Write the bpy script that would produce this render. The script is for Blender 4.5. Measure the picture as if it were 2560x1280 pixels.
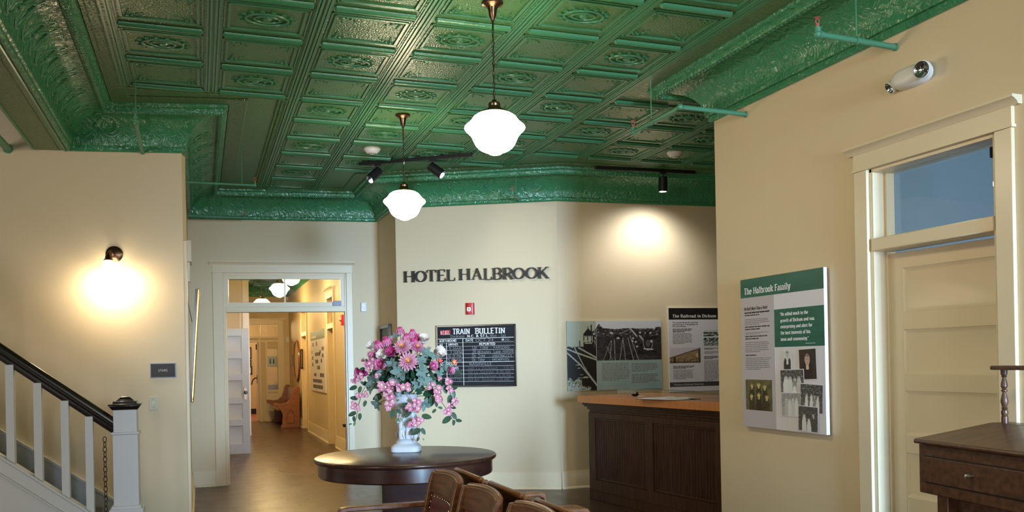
import bpy, math, random
from math import sin, cos, pi, radians, sqrt, atan2
from mathutils import Vector, Matrix, noise
for o in list(bpy.data.objects): bpy.data.objects.remove(o)
SC = bpy.context.scene; COL = SC.collection
# ---------------------------------------------------------------- camera
FPX, CY0, YAW, ROLL, EYE = 2170.0, 901.0, radians(19.8), 0.0195, 1.45
cy_, sy_, cr_, sr_ = cos(YAW), sin(YAW), cos(ROLL), sin(ROLL)
cam = bpy.data.cameras.new('camera'); camo = bpy.data.objects.new('camera', cam); COL.objects.link(camo)
R0 = Vector((cy_, -sy_, 0)); U0 = Vector((0, 0, 1)); F0 = Vector((sy_, cy_, 0))
cx = cr_*R0 - sr_*U0; cyv = sr_*R0 + cr_*U0
camo.matrix_world = Matrix(((cx.x, cyv.x, -F0.x, 0), (cx.y, cyv.y, -F0.y, 0), (cx.z, cyv.z, -F0.z, EYE), (0, 0, 0, 1)))
cam.sensor_width = 36; cam.lens = 36*FPX/2560; cam.shift_y = (CY0-640)/2560; cam.clip_start = .05
SC.camera = camo
# ---------------------------------------------------------------- exposure, sky, large daylight and fill lights
SC.view_settings.view_transform = 'Standard'; SC.view_settings.look = 'None'
SC.view_settings.exposure = 0.8; SC.view_settings.gamma = 1.0; SC.view_settings.use_curve_mapping = False
W = bpy.data.worlds.new('sky'); SC.world = W; W.use_nodes = True
bg = W.node_tree.nodes['Background']; bg.inputs[0].default_value = (.55, .68, .9, 1); bg.inputs[1].default_value = .25
def light(name, kind, loc, power, color, target=None, **kw):
    l = bpy.data.lights.new(name, kind); l.energy = power; l.color = color
    for k, v in kw.items(): setattr(l, k, v)
    o = bpy.data.objects.new(name, l); COL.objects.link(o); o.location = loc
    if target is not None: o.rotation_euler = (Vector(target)-Vector(loc)).to_track_quat('-Z', 'Y').to_euler()
    return o
DAY = (.44, .69, 1.0)
# daylight through the street windows in the wall behind the viewer; the last is an added stair-side fill, no window there
light('window_daylight', 'AREA', (0.2, -6.93, 1.75), 72, (1, .96, .92), (1.2, 6, 1.3), shape='RECTANGLE', size=1.7, size_y=2.3)
light('window_daylight', 'AREA', (2.9, -6.93, 1.75), 64, DAY, (2.85, 9.5, .5), shape='RECTANGLE', size=1.3, size_y=2.3, spread=radians(30))
light('stair_side_fill', 'AREA', (-4.4, 1.2, 2.2), 60, (1, .97, .95), (1.5, 6.5, 2.6), shape='RECTANGLE', size=1.3, size_y=1.8)  # added fill to brighten the upper stair wall and right wall
# ---------------------------------------------------------------- pixel to place helpers
def ray(px, py):
    dx, dy = px-1280, py-CY0
    u = (dx*cr_-dy*sr_)/FPX; v = (dx*sr_+dy*cr_)/FPX
    return Vector((u*cy_+sy_, -u*sy_+cy_, -v))
EYEV = Vector((0, 0, EYE))
def PZ(px, py, z): d = ray(px, py); return EYEV+d*((z-EYE)/d.z)
def PD(px, py, depth): return EYEV+ray(px, py)*depth       # depth along the view axis
class Wall:
    def __init__(s, P, Q):
        s.P = Vector((P[0], P[1], 0)); s.Q = Vector((Q[0], Q[1], 0)); s.d = (s.Q-s.P).normalized()
        s.n = Vector((-s.d.y, s.d.x, 0)); s.rz = atan2(s.d.y, s.d.x); s.L = (s.Q-s.P).length     # n points into the wall
        s.M = Matrix.Translation(s.P) @ Matrix.Rotation(s.rz, 4, 'Z')
    def at(s, px, py, off=0):                                 # local (x, z) of a pixel on the plane moved off behind the face
        d = ray(px, py); t = (s.P+s.n*off-EYEV).dot(s.n)/d.dot(s.n); p = EYEV+d*t
        return (p-s.P).dot(s.d), p.z
    def pt(s, x, y, z): return s.P+s.d*x+s.n*y+Vector((0, 0, z))
A=(-.98,7.86); B=(-.11,7.70); C=(-.107,11.12); D=(2.143,10.84); E=(2.149,9.84); F=(3.79,8.96); G=(5.761,8.842); I=(3.69,5.64)
wS = Wall(B, (B[0]-4*.983, B[1]+4*.181)); wS = Wall((B[0]-4*.983, B[1]+4*.181), B)
wR = Wall(B, C); wD = Wall(C, D); wE = Wall(D, E); wH = Wall(E, F); wG = Wall(F, (F[0]+4*.998, F[1]-4*.06)); wI = Wall(I, (3.69, -7))
CORX = 2.21; wC = Wall((CORX, 10.99), (CORX, 23.3)); wC = Wall((CORX, 23.3), (CORX, 10.99)); wN = Wall((.5, 23.3), (CORX, 23.3))
ZC, ZW = 3.54, 3.23
# ---------------------------------------------------------------- materials
def mat(name, base, rough=.5, metal=0, bump=None, emit=None, spec=.5, coat=0, var=None, stretch=None, trans=0, alpha=None):
    """bump=(scale, strength, distance[, kind]); var=(scale, colour2) ; stretch=(x,y,z)"""
    m = bpy.data.materials.new(name); m.use_nodes = True; nt = m.node_tree; b = nt.nodes['Principled BSDF']
    b.inputs['Base Color'].default_value = (*base, 1); b.inputs['Roughness'].default_value = rough
    b.inputs['Metallic'].default_value = metal; b.inputs['Specular IOR Level'].default_value = spec
    b.inputs['Coat Weight'].default_value = coat; b.inputs['Coat Roughness'].default_value = .12
    b.inputs['Transmission Weight'].default_value = trans
    if emit: b.inputs['Emission Color'].default_value = (*emit[0], 1); b.inputs['Emission Strength'].default_value = emit[1]
    L = nt.links.new
    tc = nt.nodes.new('ShaderNodeTexCoord'); vec = tc.outputs['Object']
    if stretch:
        mp = nt.nodes.new('ShaderNodeMapping'); mp.inputs['Scale'].default_value = stretch; L(vec, mp.inputs[0]); vec = mp.outputs[0]
    if var:
        n = nt.nodes.new('ShaderNodeTexNoise'); n.inputs['Scale'].default_value = var[0]; n.inputs['Detail'].default_value = 5; L(vec, n.inputs[0])
        r = nt.nodes.new('ShaderNodeValToRGB'); r.color_ramp.elements[0].color = (*base, 1); r.color_ramp.elements[1].color = (*var[1], 1)
        r.color_ramp.elements[0].position = .35; r.color_ramp.elements[1].position = .68
        L(n.outputs[0], r.inputs[0]); L(r.outputs[0], b.inputs['Base Color'])
    if bump:
        kind = bump[3] if len(bump) > 3 else 'noise'
        if kind == 'noise': n = nt.nodes.new('ShaderNodeTexNoise'); n.inputs['Scale'].default_value = bump[0]; n.inputs['Detail'].default_value = 3; out = n.outputs[0]
        elif kind == 'cell': n = nt.nodes.new('ShaderNodeTexVoronoi'); n.feature = 'SMOOTH_F1'; n.inputs['Scale'].default_value = bump[0]; out = n.outputs[0]
        elif kind == 'scroll': n = nt.nodes.new('ShaderNodeTexNoise'); n.inputs['Scale'].default_value = bump[0]; n.inputs['Distortion'].default_value = 2.5; n.inputs['Detail'].default_value = 2; out = n.outputs[0]
        L(vec, n.inputs[0])
        bp = nt.nodes.new('ShaderNodeBump'); bp.inputs['Strength'].default_value = bump[1]; bp.inputs['Distance'].default_value = bump[2]
        L(out, bp.inputs['Height']); L(bp.outputs[0], b.inputs['Normal'])
    return m
M = {}
M['wall'] = mat('cream_wall_paint', (.70, .57, .37), .55, bump=(60, .08, .004), spec=.3)
M['trim'] = mat('cream_gloss_trim', (.74, .625, .425), .32, bump=(30, .06, .004))
M['green'] = mat('green_tin_daylit', (.05, .225, .105), .30, bump=(55, .35, .006), coat=.0, spec=.6)  # rods and relief: daylight tint put into the colour, same paint as tiles
M['green_cove'] = mat('green_embossed_cove', (.045, .235, .10), .24, bump=(11, .75, .02, 'scroll'), spec=.6)
M['green_hammer'] = mat('green_hammered_tin', (.062, .185, .06), .30, bump=(95, .55, .008, 'cell'), spec=.6)
M['green_orn'] = mat('green_scroll_tin', (.075, .19, .06), .28, bump=(30, .8, .014, 'scroll'), spec=.6)
M['pipe'] = mat('green_pipe_paint', (.075, .25, .14), .4)
M['white'] = mat('white_paint', (.52, .53, .54), .45, bump=(25, .05, .003))
M['rail'] = mat('black_brown_varnish', (.012, .008, .007), .22, coat=.5)
M['black'] = mat('matte_black', (.012, .011, .011), .5)
M['blackmetal'] = mat('black_metal', (.01, .01, .011), .4, metal=.0)
M['bronze'] = mat('dark_bronze', (.16, .09, .055), .28, metal=1)
M['brass'] = mat('gilt_frame', (.75, .5, .16), .3, metal=1)
M['dwood'] = mat('dark_mahogany', (.030, .011, .008), .28, coat=.35, var=(3, (.055, .018, .011)), stretch=(1, 1, 9))
M['twood'] = mat('table_top_mahogany', (.032, .013, .009), .27, spec=.3, coat=.05, var=(5, (.06, .024, .013)), stretch=(1.2, 9, 1))
M['counterw'] = mat('dark_counter_wood', (.034, .015, .009), .42, spec=.25, var=(8, (.066, .029, .016)), stretch=(6, 6, .6))
M['orange'] = mat('orange_oak_top', (.50, .19, .055), .33, var=(6, (.58, .24, .085)), stretch=(9, 1, 1))
M['deskw'] = mat('worn_desk_wood', (.050, .022, .012), .4, coat=.15, var=(4, (.13, .055, .026)), stretch=(9, 1, 9))
M['chairw'] = mat('golden_brown_chair_wood', (.10, .034, .010), .33, spec=.35, coat=.05, var=(5, (.21, .078, .022)), stretch=(1, 4, 9))
M['leather'] = mat('oxblood_leather', (.115, .018, .022), .38, bump=(160, .25, .002))
M['stud'] = mat('nickel_nailhead', (.8, .76, .7), .25, metal=1)
M['carpet'] = mat('grey_stair_carpet', (.07, .062, .05), .95, bump=(300, .8, .004))
M['chrome'] = mat('chrome', (.8, .8, .82), .12, metal=1)
M['plastic'] = mat('white_plastic', (.75, .74, .70), .4)
M['ivory'] = mat('ivory_plate', (.62, .58, .44), .4)
M['grayplastic'] = mat('grey_blue_plastic', (.30, .32, .42), .45)
M['red'] = mat('red_alarm_plastic', (.5, .012, .018), .35)
M['redw'] = mat('faded_red_valve', (.45, .10, .06), .5)
M['paper'] = mat('paper_white', (.72, .70, .74), .5)
M['pgrey'] = mat('printed_grey', (.50, .47, .49), .5)
M['pgreen'] = mat('printed_dark_green', (.006, .105, .07), .4, var=(3, (.010, .14, .095)), stretch=(1, 1, 6))
M['pblack'] = mat('printed_black', (.012, .011, .011), .4)
M['pdark'] = mat('printed_dark_grey', (.06, .062, .062), .45)
M['ptext'] = mat('printed_text_black', (.03, .03, .03), .6)
M['ptextg'] = mat('printed_text_grey', (.22, .21, .22), .6)
M['psage'] = mat('printed_sage', (.42, .47, .40), .5)
M['pblue'] = mat('printed_pale_blue_green', (.30, .42, .41), .45, var=(3, (.36, .48, .47)))
M['textw'] = mat('printed_text_white', (.82, .80, .76), .5)
M['chalk'] = mat('chalk_writing', (.34, .35, .36), .9)
M['chalkdim'] = mat('faded_chalk', (.13, .14, .15), .9)
M['slate'] = mat('chalkboard_black', (.006, .007, .009), .6, spec=.3, var=(6, (.010, .011, .014)))
M['vase'] = mat('white_plaster', (.55, .56, .58), .5, bump=(40, .15, .004))
M['doorgrey'] = mat('grey_door_paint_daylit', (.30, .36, .48), .45)  # blue cast of daylight mixed into the grey base colour
M['bluewall'] = mat('blue_grey_room_paint', (.30, .42, .52), .7)
M['pew'] = mat('red_brown_pew', (.20, .065, .022), .3, coat=.3, var=(5, (.29, .10, .035)), stretch=(1, 1, 5))
M['tile'] = mat('terracotta_tile', (.35, .13, .08), .5)
M['shade'] = mat('lit_opal_glass', (.9, .88, .8), .3, emit=((1, .83, .55), 21))
M['shadec'] = mat('lit_warm_opal_glass', (.9, .85, .7), .3, emit=((1, .68, .32), 52.0))
M['bulb'] = mat('lit_frosted_sconce', (.9, .88, .8), .3, emit=((1, .88, .66), 9.0))
M['stem'] = mat('floral_stem_green', (.05, .10, .04), .6)
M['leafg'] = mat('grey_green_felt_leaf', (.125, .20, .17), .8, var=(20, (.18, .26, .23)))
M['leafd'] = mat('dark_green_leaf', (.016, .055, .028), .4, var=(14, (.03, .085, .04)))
M['leafl'] = mat('light_green_leaf', (.09, .20, .06), .5)
M['pmag'] = mat('magenta_petal', (.45, .02, .14), .6, var=(30, (.58, .06, .24)))
M['ppink'] = mat('pink_petal', (.62, .15, .30), .6, var=(30, (.68, .27, .42)))
M['plilac'] = mat('lilac_pink_petal', (.66, .26, .37), .6, var=(25, (.72, .38, .46)))
M['pwhite'] = mat('cream_white_petal', (.78, .71, .64), .6, var=(20, (.80, .66, .62)))
M['pale'] = mat('pale_pink_petal', (.68, .40, .46), .6, var=(70, (.60, .17, .30)))
M['pyel'] = mat('peach_centre', (.85, .42, .16), .7)
M['pcream'] = mat('cream_centre', (.85, .75, .45), .7)
M['coral'] = mat('coral_petal', (.78, .16, .12), .6)
M['chainm'] = mat('antique_chain', (.11, .08, .055), .35, metal=1)
M['rust'] = mat('dark_rust_chain', (.05, .025, .015), .6, metal=.5)
M['steel'] = mat('steel_grey', (.30, .31, .33), .35, metal=.6)
def glassmat(name, tint, refl=.12):
    m = bpy.data.materials.new(name); m.use_nodes = True; nt = m.node_tree; nt.nodes.clear()
    o = nt.nodes.new('ShaderNodeOutputMaterial'); mx = nt.nodes.new('ShaderNodeMixShader'); t = nt.nodes.new('ShaderNodeBsdfTransparent'); g = nt.nodes.new('ShaderNodeBsdfGlossy')
    lw = nt.nodes.new('ShaderNodeLayerWeight'); lw.inputs[0].default_value = .5; pw = nt.nodes.new('ShaderNodeMath'); pw.operation = 'POWER'; pw.inputs[1].default_value = 4; nt.links.new(lw.outputs['Facing'], pw.inputs[0])
    f = nt.nodes.new('ShaderNodeMath'); f.operation = 'MULTIPLY_ADD'; f.inputs[1].default_value = .6; f.inputs[2].default_value = .03; nt.links.new(pw.outputs[0], f.inputs[0])
    t.inputs[0].default_value = (*tint, 1); g.inputs['Roughness'].default_value = .02
    nt.links.new(f.outputs[0], mx.inputs[0]); nt.links.new(t.outputs[0], mx.inputs[1]); nt.links.new(g.outputs[0], mx.inputs[2]); nt.links.new(mx.outputs[0], o.inputs[0]); return m
M['glass'] = glassmat('clear_glass', (.93, .95, .96))
def floormat():
    m = mat('dark_oak_strip_floor', (.09, .045, .022), .27, spec=.32); nt = m.node_tree; b = nt.nodes['Principled BSDF']; L = nt.links.new
    tc = nt.nodes.new('ShaderNodeTexCoord'); mp = nt.nodes.new('ShaderNodeMapping'); mp.inputs['Rotation'].default_value = (0, 0, pi/2); L(tc.outputs['Object'], mp.inputs[0])
    br = nt.nodes.new('ShaderNodeTexBrick'); br.inputs['Scale'].default_value = 1; br.inputs['Brick Width'].default_value = .9; br.inputs['Row Height'].default_value = .058
    br.inputs['Mortar Size'].default_value = .0012; br.inputs['Color1'].default_value = (.085, .042, .024, 1); br.inputs['Color2'].default_value = (.046, .024, .015, 1); br.inputs['Mortar'].default_value = (.02, .012, .008, 1)
    L(mp.outputs[0], br.inputs[0])
    n = nt.nodes.new('ShaderNodeTexNoise'); n.inputs['Scale'].default_value = 3.5; n.inputs['Detail'].default_value = 6; L(tc.outputs['Object'], n.inputs[0])
    mx = nt.nodes.new('ShaderNodeMix'); mx.data_type = 'RGBA'; mx.blend_type = 'MULTIPLY'; mx.inputs[0].default_value = .7; L(br.outputs[0], mx.inputs[6])
    rp = nt.nodes.new('ShaderNodeValToRGB'); rp.color_ramp.elements[0].color = (.45, .45, .45, 1); rp.color_ramp.elements[1].color = (1.3, 1.3, 1.3, 1); L(n.outputs[0], rp.inputs[0]); L(rp.outputs[0], mx.inputs[7])
    L(mx.outputs[2], b.inputs['Base Color'])
    rr = nt.nodes.new('ShaderNodeMapRange'); rr.inputs[3].default_value = .2; rr.inputs[4].default_value = .42; L(n.outputs[0], rr.inputs[0]); L(rr.outputs[0], b.inputs['Roughness'])
    bp = nt.nodes.new('ShaderNodeBump'); bp.inputs['Strength'].default_value = .25; bp.inputs['Distance'].default_value = .002; L(br.outputs[1], bp.inputs['Height']); bp.invert = True; L(bp.outputs[0], b.inputs['Normal'])
    return m
M['floor'] = floormat()
def brickmat():
    m = mat('green_basketweave_border', (.08, .165, .055), .30, spec=.6); nt = m.node_tree; b = nt.nodes['Principled BSDF']; L = nt.links.new
    tc = nt.nodes.new('ShaderNodeTexCoord'); br = nt.nodes.new('ShaderNodeTexBrick'); br.inputs['Scale'].default_value = 1; br.inputs['Brick Width'].default_value = .06; br.inputs['Row Height'].default_value = .025
    br.inputs['Mortar Size'].default_value = .005; br.inputs['Mortar Smooth'].default_value = 1; mp = nt.nodes.new('ShaderNodeMapping'); mp.inputs['Rotation'].default_value = (0, 0, .12)
    L(tc.outputs['Object'], mp.inputs[0]); L(mp.outputs[0], br.inputs[0])
    bp = nt.nodes.new('ShaderNodeBump'); bp.inputs['Strength'].default_value = .8; bp.inputs['Distance'].default_value = .006; bp.invert = True; L(br.outputs[1], bp.inputs['Height'])
    n = nt.nodes.new('ShaderNodeTexNoise'); n.inputs['Scale'].default_value = 45; L(tc.outputs['Object'], n.inputs[0])
    b2 = nt.nodes.new('ShaderNodeBump'); b2.inputs['Strength'].default_value = .4; b2.inputs['Distance'].default_value = .006; L(n.outputs[0], b2.inputs['Height']); L(bp.outputs[0], b2.inputs['Normal']); L(b2.outputs[0], b.inputs['Normal'])
    return m
M['green_brick'] = brickmat()
def vcolmat(name, rough=.4):
    m = mat(name, (.5, .5, .5), rough); nt = m.node_tree; a = nt.nodes.new('ShaderNodeAttribute'); a.attribute_name = 'print'
    nt.links.new(a.outputs[0], nt.nodes['Principled BSDF'].inputs['Base Color']); return m
M['print'] = vcolmat('printed_photograph')
# ---------------------------------------------------------------- mesh builder
class MB:
    def __init__(s): s.v = []; s.f = []; s.fm = []; s.mi = 0; s.marks = []; s.T = Matrix.Identity(4)
    def add(s, vs, fs):
        o = len(s.v); s.v += [tuple(s.T @ Vector(p)) for p in vs]; s.f += [tuple(i+o for i in q) for q in fs]; s.fm += [s.mi]*len(fs); return s
    def box(s, a, b):
        x0, y0, z0 = [min(p, q) for p, q in zip(a, b)]; x1, y1, z1 = [max(p, q) for p, q in zip(a, b)]
        return s.add([(x0,y0,z0),(x1,y0,z0),(x1,y1,z0),(x0,y1,z0),(x0,y0,z1),(x1,y0,z1),(x1,y1,z1),(x0,y1,z1)],
                     [(0,3,2,1),(4,5,6,7),(0,1,5,4),(1,2,6,5),(2,3,7,6),(3,0,4,7)])
    def prism(s, poly, d0, d1, ax='y'):          # poly in the plane across ax, extruded along ax
        def P(p, d): return (p[0], d, p[1]) if ax == 'y' else ((d, p[0], p[1]) if ax == 'x' else (p[0], p[1], d))
        n = len(poly); vs = [P(p, d0) for p in poly]+[P(p, d1) for p in poly]
        fs = [tuple(range(n)), tuple(range(2*n-1, n-1, -1))]+[(i, i+n, (i+1) % n+n, (i+1) % n) for i in range(n)]
        return s.add(vs, fs)
    def lathe(s, prof, c=(0, 0, 0), n=24, fn=None, cap=True):   # prof: (r, z)
        vs = []; fs = []
        for k, (r, z) in enumerate(prof):
            for i in range(n):
                a = 2*pi*i/n; rr = r*(fn(a, z) if fn else 1); vs.append((c[0]+rr*cos(a), c[1]+rr*sin(a), c[2]+z))
        for k in range(len(prof)-1):
            for i in range(n): j = (i+1) % n; fs.append((k*n+i, k*n+j, (k+1)*n+j, (k+1)*n+i))
        if cap: fs.append(tuple(range(n-1, -1, -1))); fs.append(tuple(range((len(prof)-1)*n, len(prof)*n)))
        return s.add(vs, fs)
    def tube(s, pts, r, n=8, closed=False):
        pts = [Vector(p) for p in pts]; m = len(pts); rs = r if isinstance(r, (list, tuple)) else [r]*m
        vs = []; fs = []; up = None
        for k, p in enumerate(pts):
            if closed: t = pts[(k+1) % m]-pts[k-1]
            else: t = pts[min(k+1, m-1)]-pts[max(k-1, 0)]
            t.normalize()
            if up is None: up = t.orthogonal().normalized()
            up = (up-t*up.dot(t)); up = up.normalized() if up.length > 1e-6 else t.orthogonal().normalized(); w = t.cross(up)
            for i in range(n): a = 2*pi*i/n; vs.append(tuple(p+(up*cos(a)+w*sin(a))*rs[k]))
        for k in range(m if closed else m-1):
            k2 = (k+1) % m
            for i in range(n): j = (i+1) % n; fs.append((k*n+i, k*n+j, k2*n+j, k2*n+i))
        if not closed: fs += [tuple(range(n-1, -1, -1)), tuple(range((m-1)*n, m*n))]
        return s.add(vs, fs)
    def ball(s, c, r, n=12, sc=(1, 1, 1)):
        m = n//2; vs = [(c[0], c[1], c[2]-r*sc[2])]; fs = []
        for k in range(1, m):
            t = -pi/2+pi*k/m
            for i in range(n): a = 2*pi*i/n; vs.append((c[0]+r*sc[0]*cos(t)*cos(a), c[1]+r*sc[1]*cos(t)*sin(a), c[2]+r*sc[2]*sin(t)))
        vs.append((c[0], c[1], c[2]+r*sc[2])); last = len(vs)-1
        for i in range(n):
            j = (i+1) % n; fs.append((0, 1+j, 1+i)); fs.append((last, 1+(m-2)*n+i, 1+(m-2)*n+j))
            for k in range(m-2): fs.append((1+k*n+i, 1+k*n+j, 1+(k+1)*n+j, 1+(k+1)*n+i))
        return s.add(vs, fs)
    def grid(s, fn, nu, nv):
        vs = [fn(i/nu, j/nv) for j in range(nv+1) for i in range(nu+1)]; w = nu+1
        return s.add(vs, [(j*w+i, j*w+i+1, (j+1)*w+i+1, (j+1)*w+i) for j in range(nv) for i in range(nu)])
    def split(s, name, m, parent, cuts):          # one object for each run of faces between cuts
        cuts = cuts+[len(s.f)]
        for a, b in zip(cuts[:-1], cuts[1:]):
            if a == b: continue
            q = MB(); lo = min(min(f) for f in s.f[a:b]); hi = max(max(f) for f in s.f[a:b]); q.v = s.v[lo:hi+1]; q.f = [tuple(i-lo for i in f) for f in s.f[a:b]]; q.fm = s.fm[a:b]; q.obj(name, m, parent, smooth=0)
    def obj(s, name, m, parent=None, smooth=35, bev=0, recalc=True, **kw):
        me = bpy.data.meshes.new(name); me.from_pydata(s.v, [], s.f)
        ms = m if isinstance(m, (list, tuple)) else [m]
        for q in ms: me.materials.append(M[q] if isinstance(q, str) else q)
        if len(ms) > 1: me.polygons.foreach_set('material_index', s.fm)
        me.update()
        if recalc:
            import bmesh
            bm = bmesh.new(); bm.from_mesh(me); bmesh.ops.recalc_face_normals(bm, faces=bm.faces); bm.to_mesh(me); bm.free()
        if smooth: me.shade_smooth(); me.set_sharp_from_angle(angle=radians(smooth))
        o = bpy.data.objects.new(name, me); COL.objects.link(o)
        if parent is not None: o.parent = parent
        if bev:
            b = o.modifiers.new('bevel', 'BEVEL'); b.width = bev; b.segments = 2; b.limit_method = 'ANGLE'
        for k, v in kw.items(): o[k] = v
        return o
def thing(name, label, cat, loc=(0, 0, 0), rz=0, group=None):
    o = bpy.data.objects.new(name, None); COL.objects.link(o); o.location = loc; o.rotation_euler = (0, 0, rz); o.empty_display_size = .1
    o['label'] = label; o['category'] = cat
    if group: o['group'] = group
    return o
def tag(o, label, cat, group=None, loc=None, rz=None):
    o['label'] = label; o['category'] = cat
    if group: o['group'] = group
    if loc is not None: o.location = loc
    if rz is not None: o.rotation_euler = (0, 0, rz)
    return o
def dup(root, label=None, loc=None, rz=None):
    r = root.copy(); COL.objects.link(r)
    if label: r['label'] = label
    if loc is not None: r.location = loc
    if rz is not None: r.rotation_euler = (0, 0, rz)
    for ch in list(root.children):
        c = ch.copy(); COL.objects.link(c); c.parent = r
        for g in list(ch.children): q = g.copy(); COL.objects.link(q); q.parent = c
    return r
def struct(name, mb, m, parent=None, **kw):
    o = mb.obj(name, m, parent, **kw)
    if parent is None: o['kind'] = 'structure'
    return o
def sempty(name, w):
    o = bpy.data.objects.new(name, None); COL.objects.link(o); o.matrix_world = w.M; o['kind'] = 'structure'; return o
def arc(cx, cy, rx, ry, a0, a1, n=8): return [(cx+rx*cos(radians(a0+(a1-a0)*k/n)), cy+ry*sin(radians(a0+(a1-a0)*k/n))) for k in range(n+1)]
# ================================================================ the room
def wallobj(name, w, th=.15, z1=ZC+.02, openings=(), m='wall', x0=0, x1=None, z0=0):
    x1 = w.L if x1 is None else x1
    mb = MB(); mb.T = w.M; ops = sorted(openings); x = x0
    for (a, b, za, zb) in ops:
        mb.box((x, 0, z0), (a, th, z1))
        if za > z0: mb.box((a, 0, z0), (b, th, za))
        if zb < z1: mb.box((a, 0, zb), (b, th, z1))
        x = b
    mb.box((x, 0, z0), (x1, th, z1))
    return struct(name, mb, m, smooth=0)
struct('floor', MB().box((-5, -7, -.06), (8, 28, 0)), 'floor', smooth=0)
struct('ceiling', MB().box((-1.25, -7, ZC), (7.6, 11.0, ZC+.08)).box((-1, 11.0, ZC), (2.3, 23.4, ZC+.08)), 'green_hammer', smooth=0)
struct('ceiling', MB().box((-5, -7, 3.66), (-1.2, 8.6, 3.74)), 'green_hammer', smooth=0)
wallobj('wall_stairs', wS, z1=3.68)
wallobj('wall_return', wR, x0=.15)
# doorway wall: opening from measured jambs
dl, _ = wD.at(563, 1000); dr, _ = wD.at(869, 900); _, ztop = wD.at(700, 685); _, zbar0 = wD.at(700, 780); _, zbar1 = wD.at(700, 767)
wallobj('wall_hall', wD, x0=-.15, openings=[(dl, dr, 0, ztop)])
wallobj('wall_jog', wE)
wallobj('wall_sign', wH); wallobj('wall_railroad', wG)
wallobj('wall_recess', Wall((7.6, 8.8), (7.6, 5.64)), x0=-.1)
# right wall with the door opening
rl, _ = wI.at(2173, 450); rr, _ = wI.at(2495, 480); _, rtop = wI.at(2495, 330)
wallobj('wall_right', wI, th=.16, openings=[(rl, rr, 0, rtop)])
struct('wall_partition', MB().box((3.86, 5.48, 0), (7.6, 5.64, ZC+.02)), 'wall', smooth=0)
# wall behind the viewer, with two street windows; the far side of the stair hall
wB = Wall((3.69, -7), (-5, -7))
wallobj('wall_street', wB, z1=3.68, openings=[(3.69-3.6, 3.69-2.2, .55, 2.95), (3.69-1.1, 3.69+.7, .55, 2.95)])
wallobj('wall_left', Wall((-5, -7), (-5, 8.6)), z1=3.68)
for i, (a, b) in enumerate(((-.7, 1.1), (2.2, 3.6))):
    mb = MB(); z0, z1 = .55, 2.95
    for x in (a, (a+b)/2-.02, b-.05): mb.box((x, -7.09, z0), (x+.05, -7.05, z1))
    for z in (z0, 1.72, z1-.05): mb.box((a, -7.09, z), (b, -7.05, z+.05))
    w = struct('window_%d' % (i+1), mb, 'white', smooth=0)
    MB().box((a-.12, -7.0, z0-.12), (b+.12, -6.97, z0)).box((a-.12, -7.0, z1), (b+.12, -6.97, z1+.12)).box((a-.12, -7, z0), (a, -6.97, z1)).box((b, -7, z0), (b+.12, -6.97, z1)).obj('window_frame', 'trim', w, smooth=0)
# room beyond the right-hand door
mb = MB().box((7.5, .4, 0), (7.6, 5.48, 3.62)).box((3.86, 5.38, 0), (7.5, 5.48, 3.62)).box((3.86, .3, 0), (7.5, .4, 3.62)); struct('wall_side_room', mb, 'bluewall', smooth=0)
struct('ceiling_side_room', MB().box((3.86, .3, 3.56), (7.6, 5.48, 3.62)), 'bluewall', smooth=0)
light('side_room_daylight', 'AREA', (5.6, .6, 2.0), 60, (.75, .87, 1.0), (6.0, 5, 1.6), shape='RECTANGLE', size=2.2, size_y=1.6)
# ---------------------------------------------------------------- green beam over the stairs edge
mb = MB(); mb.box((-1.235, -7, ZW), (-.98, 7.92, 3.70)); beam = struct('trim_1', mb, 'green_hammer', smooth=0)
mb = MB()
for x in (-1.23, -.995): mb.tube([(x, -6.95, ZW-.002), (x, 7.86, ZW-.002)], .011)
mb.obj('beam_edge_bead', 'green', beam)
mb = MB(); mb.box((-1.19, -6.9, ZW-.004), (-1.04, 7.86, ZW+.01)); mb.obj('beam_soffit_panel', 'green_brick', beam, smooth=0)
# ---------------------------------------------------------------- cove swept round the walls
def offset_path(path, t):
    out = []
    for k, p in enumerate(path):
        ns = []
        if k > 0: d = (Vector(p)-Vector(path[k-1])).normalized(); ns.append(Vector((d.y, -d.x)))
        if k < len(path)-1: d = (Vector(path[k+1])-Vector(p)).normalized(); ns.append(Vector((d.y, -d.x)))
        m = ns[0] if len(ns) == 1 else (ns[0]+ns[1])/(1+ns[0].dot(ns[1]))
        out.append(Vector(p)+m*t)
    return out
def sweep(mb, path, prof):
    cols = [[(q.x, q.y, z) for q in offset_path(path, t)] for t, z in prof]
    n = len(path); vs = [p for c in cols for p in c]
    mb.add(vs, [(k*n+i, k*n+i+1, (k+1)*n+i+1, (k+1)*n+i) for k in range(len(prof)-1) for i in range(n-1)]); return mb
def densify(path):
    return path
coveprof = [(0, ZW-.005), (.02, ZW-.01), (.032, ZW+.005), (.032, ZW+.028), (.045, ZW+.034)]
coveprof += [(.285-.235*cos(radians(a)), ZW+.04+.215*sin(radians(a))) for a in range(4, 90, 6)]
coveprof += [(.285, 3.478), (.295, 3.462), (.312, 3.456), (.33, 3.464), (.338, 3.48), (.338, 3.5), (.36, 3.512), (.37, ZC+.005)]
main_path = [(-.98, -7), (-.98, A[1]), B, C, D, E, F, (7.6, 8.73), (7.6, 5.64), I, (3.69, -7)]
cove = struct('trim_2', sweep(MB(), main_path, coveprof), 'green_cove', recalc=False)
hall_path = [(-.9, 11.2), (-.9, 18.8), (.98, 18.8), (.98, 23.3), (CORX, 23.3), (CORX, 11.0)]
struct('trim_3', sweep(MB(), hall_path, coveprof), 'green_cove', recalc=False)
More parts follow.
